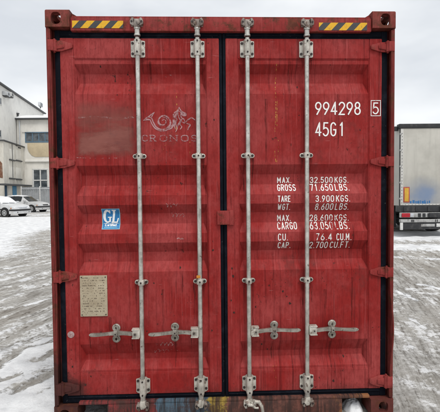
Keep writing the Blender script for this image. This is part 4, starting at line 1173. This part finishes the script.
# low annex with bricked-up openings
q = CAM+RGT*(-21.07)+FWD*39.2; AFr = Frame((q.x, q.y), ang)
xe = AFr.at(25.3, 150)[0]; zt_ = (AFr.at(5.5, 141.5)[1]+AFr.at(25, 146.3)[1])/2
lo = (-2.5, -.4, 0)
root = empty('annex', AFr.w(2.5, .4), AFr.a, label='low weathered cream annex with bricked-up windows in front of the tall white building', cat='building')
MB().box(0, xe, 0, .78, -.3, zt_-.12).build('wall', M['annexw'], root, off=lo)
MB().box(-.12, xe+.1, -.12, .80, zt_-.11, zt_+.02, .02).build('coping', M['fascia'], root, off=lo)
for k, pa in enumerate((9.0, 15.8)):
    for (pc, pd) in ((148.5, 159.8), (166.5, 178.0)):
        xa, za = AFr.at(pa, pc+k*.8); xb, zb = AFr.at(pa+5.2, pd+k*.8)
        mb = MB(); t = .06
        mb.box(xa, xb, -.02, -.003, zb, za, .004); mb.mi = 1
        mb.box(xa-.1, xb+.1, -.13, -.003, zb-.16, zb-.02, .02)
        mb.build('blocked_window', [M['wall2'], M['fascia']], root, off=lo)
mb = MB(); xa, za = AFr.at(15.5, 143.5); xb, zb = AFr.at(20.5, 146.6)
mb.box(xa, xa+.5, -.06, -.003, zb-.1, za-.1, .02); mb.box(xa+.7, xb, -.05, -.003, zb-.25, za-.25, .02)
mb.build('vent_box', M['fascia'], root, off=lo)
# end face toward the camera with its bare brick patch
mb = MB(); zb = AFr.at(3, 178)[1]; za = AFr.at(3, 160)[1]
mb.prism([(.12, zb), (.60, zb+.1), (.66, za-.5), (.40, za), (.15, za-.3)], -.02, -.003, axis='x'); mb.build('brick_patch', M['brick'], root, off=lo)
# loose cable and a downpipe
mb = MB(); mb.tube([(2.2, -.05, zt_-.12), (2.25, -.05, zt_-2), (2.2, -.05, zt_-3.6)], .025, 6); mb.build('cable', M['fascia'], root, off=lo)
# canopy and blue doors
xa, za = AFr.at(5.2, 183.2, -.8); xb, zb = AFr.at(27.5, 186.0, -.8)
MB().box(xa, xe+.1, -.8, -.003, (za+zb)/2-.10, (za+zb)/2+.06, .02).build('canopy', M['fascia'], root, off=lo)
zc = (za+zb)/2-.11
for pa, pb, mt in ((4.6, 6.6, M['navy']), (12.4, 16.2, M['bluedoor'])):
    xa = AFr.at(pa, 190)[0]; xb = AFr.at(pb, 190)[0]
    o = MB().box(xa, xb, -.06, -.003, .02, zc, .02).build('door', mt, root, off=lo)
    MB().box(xb-.18, xb-.12, -.10, -.061, 1.0, 1.15, .01).build('handle', M['whitef'], o, off=lo)

# grey sheet fence in front of the wing
q = depth_pt(21.5, 41.0); FF = Frame(q, -fw)
zt_ = FF.at(35, 187.0)[1]
root = empty('sheet_fence', FF.w(3, 0), FF.a, label='grey corrugated sheet metal fence in front of the cream wing, behind the parked cars', cat='fence')
mb = MB(); x = 0; pts = []
while x < 7.5: pts += [(x, 0), (x+.09, 0), (x+.12, .05), (x+.21, .05)]; x += .24
v = [(mb.bm.verts.new((a, b, .05)), mb.bm.verts.new((a, b, zt_))) for a, b in pts]
for p, q_ in zip(v, v[1:]): mb.bm.faces.new((p[0], q_[0], q_[1], p[1]))
bmesh.ops.solidify(mb.bm, geom=mb.bm.faces[:], thickness=.01)
mb.build('sheet_panel', M['metal'], root, off=(-3, 0, 0), smooth=0)
for xx in (0, 1.9, 3.8, 5.7, 7.5): MB().box(xx-.05, xx+.05, -.06, -.012, 0, zt_+.08, .01).build('post', M['whitef'], root, off=(-3, 0, 0))
MB().box(0, 7.5, -.05, -.012, zt_-.22, zt_-.14, .01).build('rail', M['metal'], root, off=(-3, 0, 0))

# ------------------------------------------------------------------ parked cars
def paint(name, col):
    g = G(name); c = g.mix(g.ramp(g.noise(2.2, 5, .65), .42, .68), col, tuple(v*.82 for v in col))
    sx = g.n('ShaderNodeSeparateXYZ'); g.l(g.tc.outputs['Object'], sx.inputs[0])
    dirt = g.math('MULTIPLY', g.ramp(sx.outputs['Z'], .75, .2), g.ramp(g.noise(4, 5, .7), .35, .7))
    return g.set(g.mix(g.math('MULTIPLY', dirt, .6), c, (0.28, 0.26, 0.23)), .28, .05, .5)
M['car1'] = paint('white_car_paint', (0.60, 0.61, 0.62)); M['car2'] = paint('silver_white_car_paint', (0.52, 0.525, 0.53))
M['plastic'] = plain('black_plastic', (0.02, 0.02, 0.022), .5); M['tyre'] = plain('tyre_rubber', (0.018, 0.018, 0.018), .8)
M['alloy'] = plain('alloy', (0.50, 0.51, 0.52), .35, .5); M['cglass'] = plain('car_glass', (0.02, 0.024, 0.028), .08, 0, .2)
M['lamp'] = plain('lamp_glass', (0.55, 0.57, 0.60), .15, .2); M['amber'] = plain('amber_lens', (0.5, 0.16, 0.02), .3); M['redlens'] = plain('red_lens', (0.42, 0.012, 0.025), .25)
def make_car(loc, rz, pm, label, snowy, group, grille):
    root = empty('parked_car', loc, rz, label=label, cat='car', group=group)
    L2, W = 2.17, .85
    # stations: x, half width, bottom, waist, deck height, roof (None = deck), roof half width
    ST = [(-2.17, .68, .36, .62, .70, None), (-2.12, .80, .24, .70, .98, None), (-1.98, .83, .22, .72, 1.00, None), (-1.92, .84, .22, .72, 1.01, None),
          (-1.66, .85, .20, .72, .99, 1.34), (-1.30, .85, .20, .72, .98, 1.42), (-.60, .85, .19, .72, .97, 1.47), (-.10, .85, .19, .72, .96, 1.475),
          (.30, .85, .19, .72, .95, 1.43), (.36, .85, .19, .72, .95, 1.40), (.98, .85, .20, .72, .94, None), (1.30, .845, .20, .70, .90, None), (1.75, .82, .21, .68, .82, None), (1.98, .78, .23, .64, .75, None), (2.10, .70, .26, .60, .68, None), (2.17, .58, .34, .56, .58, None)]
    body, glass = MB(), MB()
    rows = []
    for (x, w, zb, zw, zd, zr) in ST:
        wt = .60 if zr else w*.93
        top = zr if zr else zd+.012
        half = [(0, zb), (w*.80, zb), (w*.97, zb+.10), (w, (zb+zw)/2), (w*.99, zw), (w*.955, zd), (wt if zr else w*.80, (top-.05) if zr else zd+.008), (wt*.85 if zr else w*.5, top-.008), (0, top)]
        rows.append([(x, y, z) for y, z in half])
    def quad(mbs, a, b, i):
        for s in (1, -1):
            mbs.face([(a[i][0], s*a[i][1], a[i][2]), (b[i][0], s*b[i][1], b[i][2]), (b[i+1][0], s*b[i+1][1], b[i+1][2]), (a[i+1][0], s*a[i+1][1], a[i+1][2])])
    pillar = {(8, 9)}
    for k in range(len(rows)-1):
        a, b = rows[k], rows[k+1]
        ra, rb = ST[k][5], ST[k+1][5]
        for i in range(8):
            gl_ = False
            if ra and rb and i == 5 and (k, k+1) not in pillar and k not in (6,): gl_ = True
            if ra and rb and i == 5 and k == 6: gl_ = True
            if (ra and not rb or rb and not ra) and i >= 6: gl_ = True
            quad(glass if gl_ else body, a, b, i)
    for r_, s in ((rows[0], 0), (rows[-1], 1)):
        for i in range(8):
            for sg in (1, -1): body.face([(r_[i][0], sg*r_[i][1], r_[i][2]), (r_[i+1][0], sg*r_[i+1][1], r_[i+1][2]), (r_[0][0], 0, r_[i+1][2]), (r_[0][0], 0, r_[i][2])])
    for q in (body, glass): bmesh.ops.remove_doubles(q.bm, verts=q.bm.verts, dist=1e-4)
    bd = body.build('body', pm, root, smooth=32)
    glass.build('window_glass', M['cglass'], root, smooth=20)
    # pillar, shut lines, trim
    for s in (1, -1):
        mb = MB(); mb.tube([(-.55, s*.812, .96), (-.52, s*.625, 1.43)], .03, 6); mb.build('door_pillar', M['plastic'], root)
        for x in (.92, -.5, -1.35): MB().box(x-.006, x+.006, s*.845, s*.853, .30, .93).build('shut_line', M['plastic'], root)
        MB().box(-1.25, 1.05, s*.848, s*.872, .50, .58, .01).build('side_moulding', M['plastic'], root)
        MB().box(.62, .80, s*.84, s*1.0, .96, 1.10, .03).build('mirror', pm, root)
        for x in (-.38, -1.2): MB().box(x, x+.18, s*.84, s*.875, .84, .875, .01).build('door_handle', M['plastic'], root)
    for x in (1.33, -1.28):
        for s in (1, -1):
            t = MB(); t.cyl((x, s*.66, .31), (x, s*.850, .31), .38, n=36); t.mi = 0
            t.build('wheel_arch', M['plastic'], root)
            w = MB(); w.cyl((x, s*.70, .305), (x, s*.868, .305), .305, n=36); wh = w.build('wheel', M['tyre'], root)
            rm = MB(); rm.cyl((x, s*.869, .305), (x, s*.876, .305), .205, n=28); rm.mi = 1
            for q in range(6):
                a = 2*math.pi*q/6; rm.cyl((x+math.cos(a)*.125, s*.8765, .305+math.sin(a)*.125), (x+math.cos(a)*.125, s*.879, .305+math.sin(a)*.125), .042, n=8)
            rm.build('rim', [M['alloy'], M['plastic']], wh)
    # front: bumper strip, lamps, grille, plate
    mb = MB(); sec = []
    for i in range(-8, 9):
        t = i/8; y = t*.80; x = 2.235-.13*abs(t)**3
        sec.append((x, y))
    sec = [(1.78, -.868)]+sec+[(1.78, .868)]
    back = [(x-.09, y*.93) for x, y in sec]
    mb.prism(sec+back[::-1], .43, .54, .012, axis='z'); mb.build('bumper_strip', M['plastic'], root)
    mb = MB(); low = [(x-.015, y) for x, y in sec]; mb.prism(low+[(x-.12, y*.9) for x, y in low][::-1], .22, .425, .02, axis='z'); mb.build('bumper', pm, root)
    for s in (1, -1):
        mb = MB(); mb.prism([(2.13, s*.36), (2.03, s*.70), (1.86, s*.80), (1.80, s*.70), (1.95, s*.36)], .575, .71, .02, axis='z'); mb.build('headlight', M['lamp'], root)
        MB().box(1.82, 1.90, s*.775, s*.815, .58, .66, .01).build('indicator', M['amber'], root)
        MB().cyl((2.14, s*.50, .33), (2.19, s*.50, .33), .05, n=14).build('fog_lamp', M['plastic'], root)
        MB().box(-2.16, -2.06, s*.52, s*.76, .72, .92, .02).build('tail_light', M['redlens'], root)
    MB().box(2.10, 2.165, -.34, .34, .59, .69, .015).build('grille', M['plastic'] if grille else M['lamp'], root)
    MB().box(2.206, 2.216, -.26, .26, .37, .48, .004).build('number_plate', M['whitef'], root)
    for s in (.28, -.28):
        MB().tube([(1.0, s+.1, .965), (.95, s-.35, 1.0)], .010, 6).build('wiper', M['plastic'], root)
    if snowy:
        mb = MB()
        n = 14
        gg = []
        for i in range(n+1):
            t = i/n; x = .40+.56*t; z = 1.405-(1.405-.955)*t; row = []
            for j in range(n+1):
                u = j/n*2-1; wd = .56+.19*t
                e = .004+.045*(1-abs(u)**6)*(1-abs(2*t-1)**8)*(1+.5*noise.noise(Vector((x*5, u*3, 1))))
                row.append(mb.bm.verts.new((x+e*.6, u*wd, z+e+.006-.03*abs(u)**3)))
            gg.append(row)
        for i in range(n):
            for j in range(n): mb.bm.faces.new((gg[i][j], gg[i+1][j], gg[i+1][j+1], gg[i][j+1]))
        mb.build('windscreen_snow', M['snow'], root, smooth=180)
    mb = MB(); gg = []
    n = 16
    for i in range(n+1):
        t = i/n; x = -1.5+1.75*t; row = []
        zt_ = 1.42+.055*math.sin(math.pi*min(1, t*1.0))
        for j in range(n+1):
            u = j/n*2-1
            e = .05*(1-abs(u)**8)*(1-abs(2*t-1)**10)*(1+.5*noise.noise(Vector((x*4, u*3, 4))))
            row.append(mb.bm.verts.new((x, u*.54, zt_-.01+e-.02*u*u)))
        gg.append(row)
    for i in range(n):
        for j in range(n): mb.bm.faces.new((gg[i][j], gg[i+1][j], gg[i+1][j+1], gg[i][j+1]))
    mb.build('roof_snow', M['snow'], root, smooth=180)
    return root
def place_car(px, py, head):
    """front right wheel contact seen at (px,py); heading angle in the world"""
    gx_, gy_ = ground(px, py)
    o = Vector((1.33, -.87, 0)); c, s = math.cos(head), math.sin(head)
    return (gx_-(o.x*c-o.y*s), gy_-(o.x*s+o.y*c), 0)
H1 = R(-20); H2 = R(-13)
make_car(place_car(4.4, 217.2, H1), H1, M['car1'], 'white car with black bumper strip and snow on its windscreen, nearer one', True, 'parked white cars', False)
make_car(place_car(31.2, 212.4, H2), H2, M['car2'], 'white car parked behind the other one, its nose pointing at the red container edge', False, 'parked white cars', True)

# ------------------------------------------------------------------ the lorry trailer at the right
q = depth_pt(399.6, 14.0); TF = Frame(q, -fw)
root = empty('semi_trailer', TF.w(1.27, 6.5), TF.a, label='dirty white box semi-trailer seen from behind, right of the red container', cat='trailer')
lo = (-1.27, -6.5, 0)
W = 2.55; z_top = TF.at(430, 123.6)[1]; z_flo = TF.at(420, 205.6)[1]; z_fr = TF.at(430, 128.0)[1]
def dirty_white():
    g = G('dirty_white_door')
    sx = g.n('ShaderNodeSeparateXYZ'); g.l(g.tc.outputs['Object'], sx.inputs[0])
    base = g.mix(g.ramp(g.noise(.9, 5, .6), .35, .68), (0.50, 0.485, 0.435), (0.38, 0.365, 0.325))
    st = g.ramp(g.noise(1, 5, .65, g.map((7, 7, .35))), .48, .72, 0, .5)
    c = g.mix(st, base, (0.35, 0.335, 0.30))
    c = g.mix(g.ramp(g.noise(6, 6, .7), .60, .74, 0, .35), c, (0.27, 0.25, 0.22))
    # rubbed-out blue lettering panel near the bottom of the door, grime round it
    bx = g.math('DIVIDE', g.math('ABSOLUTE', g.math('ADD', sx.outputs['X'], .45)), .62)
    bz = g.math('DIVIDE', g.math('ABSOLUTE', g.math('SUBTRACT', sx.outputs['Z'], z_flo+.35)), .55)
    e = g.math('SUBTRACT', 1.0, g.math('ADD', g.math('POWER', bx, 2.0), g.math('POWER', bz, 2.0)))
    e = g.math('ADD', e, g.math('MULTIPLY', g.math('SUBTRACT', g.noise(2.5, 4), .5), 1.1))
    c = g.mix(g.ramp(e, -.9, .9, 0, .75), c, (0.24, 0.265, 0.31))
    c = g.mix(g.ramp(e, .25, 1.1, 0, .55), c, (0.10, 0.20, 0.40))
    return g.set(c, .5, 0, .4, bump=g.noise(3, 4), bs=.12, bd=.01)
M['tdoor'] = dirty_white()
M['tside'] = plain('trailer_side', (0.56, 0.55, 0.52), .5, 0, .12, 1.2, (0.40, 0.38, 0.34), .5)
M['tblack'] = plain('trailer_black', (0.028, 0.029, 0.032), .5, 0, .3, 8, (0.13, 0.12, 0.11), .5)
M['tgrey'] = plain('trailer_bumper_grey', (0.42, 0.42, 0.41), .5, 0, .2, 9, (0.12, 0.11, 0.10), .8)
M['tblue'] = plain('trailer_blue', (0.03, 0.15, 0.36), .5, 0, .2, 14, (0.3, 0.33, 0.38), .6)
M['yel'] = plain('reflector_yellow', (0.62, 0.37, 0.04), .4, 0, .15, 9, (0.4, 0.25, 0.08), .5)
M['redr'] = plain('reflector_red', (0.42, 0.07, 0.05), .4)
MB().box(0, W, .045, 13.4, z_flo, z_fr, .01).build('box_body', M['tside'], root, off=lo)
mb = MB(); mb.box(-.03, W+.03, -.03, .20, z_fr+.001, z_top, .015); mb.box(-.045, .02, -.02, .16, z_fr-.001, z_top-.04, .02); mb.build('top_frame', M['tblack'], root, off=lo)
MB().box(-.005, W+.005, .21, 13.4, z_fr+.001, z_fr+.07, .01).build('roof', M['tside'], root, off=lo)
d = MB().box(.02, W-.02, -.005, .04, z_flo+.01, z_fr-.004, .012).build('rear_door', M['tdoor'], root, off=lo)
for hx in (.024, W-.024):
    for k in range(5):
        z = z_flo+.25+(z_fr-z_flo-.45)*k/4; MB().box(hx-.035, hx+.035, -.022, -.006, z-.03, z+.03, .008).build('hinge', M['tgrey'], d, off=lo)
# dark edge seals
mb = MB(); mb.box(-.004, .016, -.012, .043, z_flo, z_fr); mb.box(W-.016, W+.004, -.012, .043, z_flo, z_fr); mb.build('edge_seal', M['tblack'], root, off=lo)
mb = MB(); xa, za = TF.at(396.2, 129.5, .25); mb.box(-.14, -.012, .10, .22, za-.07, za+.09, .02); mb.build('marker_lamp', M['tblack'], root, off=lo)
# riveted edge strip
mb = MB(); mb.box(.03, .12, -.009, -.0055, z_flo+.03, z_fr-.02, .001); mb.box(.125, W-.03, -.009, -.0055, z_flo+.015, z_flo+.06, .001); mb.mi = 1
k = z_flo+.1
while k < z_fr-.1: mb.cyl((.075, -.013, k), (.075, -.0092, k), .013, n=8); k += .11
k = .2
while k < W-.1: mb.cyl((k, -.013, z_flo+.038), (k, -.0092, z_flo+.038), .010, n=8); k += .12
mb.build('edge_strip', [M['tside'], M['tblack']], root, off=lo)
# reflector board
xa, za = TF.at(403.6, 187.0, -.02); xb, zb = TF.at(409.6, 202.4, -.02)
rb = MB().box(xa, xb, -.020, -.006, zb, za, .004).build('reflector_board', M['redr'], root, off=lo)
MB().box(xa+.035, xb-.035, -.0245, -.0205, zb+.035, za-.035, .002).build('reflector_centre', M['yel'], rb, off=lo)
mb = MB(); rnd2 = random.Random(5); xa, za = TF.at(409.8, 201.6, -.01); xb, zb = TF.at(430.5, 204.6, -.01); x = xa; za += .05; zb = z_flo+.068
while x < xb: w = rnd2.uniform(.03, .09); mb.box(x, x+w, -.0085, -.0058, zb+rnd2.uniform(0, .02), za-rnd2.uniform(0, .04)); x += w+rnd2.uniform(.006, .03)
mb.build('blue_marking', M['tblue'], root, off=lo)
# rear sill, lamp bar, underrun bar
zz = lambda py: TF.at(420, py)[1]
mb = MB(); mb.box(-.01, W+.01, -.03, .30, zz(211.8), z_flo-.001, .012)
for k in range(6): mb.box(.12+k*.42, .20+k*.42, -.05, -.031, zz(211.4), z_flo-.03, .01)
mb.build('rear_sill', M['tblack'], root, off=lo)
MB().box(-.005, W+.005, -.06, .02, zz(217.4), zz(212.4), .02).build('lamp_bar', M['tgrey'], root, off=lo)
for s in (0, 1):
    xo = lambda a: a if s == 0 else W-a
    rl = MB(); rl.box(xo(.045), xo(.33), -.095, -.061, zz(217.0), zz(212.9), .02); rl.build('tail_light', M['redlens'], root, off=lo)
    MB().box(xo(.34), xo(.46), -.085, -.061, zz(216.8), zz(213.2), .015).build('indicator', M['lamp'], root, off=lo)
mb = MB()
for x in (.62, .78, .95): mb.box(x, x+.10, -.075, -.061, zz(217.0), zz(213.2), .01)
mb.box(1.0, 1.75, -.09, -.061, zz(217.6), zz(212.8), .01); mb.build('bracket', M['tblack'], root, off=lo)
mb = MB(); mb.box(0, W, -.10, .04, zz(222.2), zz(219.0), .02); mb.build('underrun_bar', M['tgrey'], root, off=lo)
mb = MB()
for x in (.36, .40, .44, 1.2, 1.26): mb.box(x, x+.03, -.105, -.1005, zz(221.8), zz(219.4))
mb.build('bar_mark', M['tblack'], root, off=lo)
mb = MB(); mb.box(.08, W-.08, -.07, -.02, zz(229.2), zz(222.4), .02); mb.build('rear_flap', M['tblack'], root, off=lo)
MB().box(-.002, .09, -.09, -.03, zz(229.6), zz(222.3), .012).build('flap_end', M['whitef'], root, off=lo)
MB().box(.72, 1.20, -.082, -.071, zz(226.4), zz(223.8), .004).build('number_plate', M['tgrey'], root, off=lo)
MB().box(1.26, 1.40, -.082, -.071, zz(226.8), zz(223.4), .02).build('plate_lamp', M['whitef'], root, off=lo)
mb = MB(); mb.box(.8, 1.0, .3, 13, .85, z_flo-.002, .01); mb.box(1.55, 1.75, .3, 13, .85, z_flo-.002, .01); mb.build('chassis', M['tblack'], root, off=lo)
for y in (2.2, 3.5, 4.8):
    for a, b in ((.08, .44), (W-.44, W-.08)):
        w = MB(); w.cyl((a, y, .5), (b, y, .5), .5, n=32); wh = w.build('wheel', M['tyre'], root, off=lo)
        o = a if a < 1 else b; s = -1 if a < 1 else 1
        MB().cyl((o+s*.001, y, .5), (o+s*.012, y, .5), .28, n=24).build('rim', M['alloy'], wh, off=lo)
    MB().cyl((.45, y, .5), (W-.45, y, .5), .06, n=12).build('axle', M['tblack'], root, off=lo)
for a in (.06, W-.48): MB().box(a, a+.42, 1.35, 1.37, .22, .95).build('mudguard', M['tblack'], root, off=lo)
for a in (.5, W-.62): MB().box(a, a+.12, 9.6, 9.72, .02, .95, .01).build('landing_leg', M['tgrey'], root, off=lo)
# every mesh material slot and parent is set; done
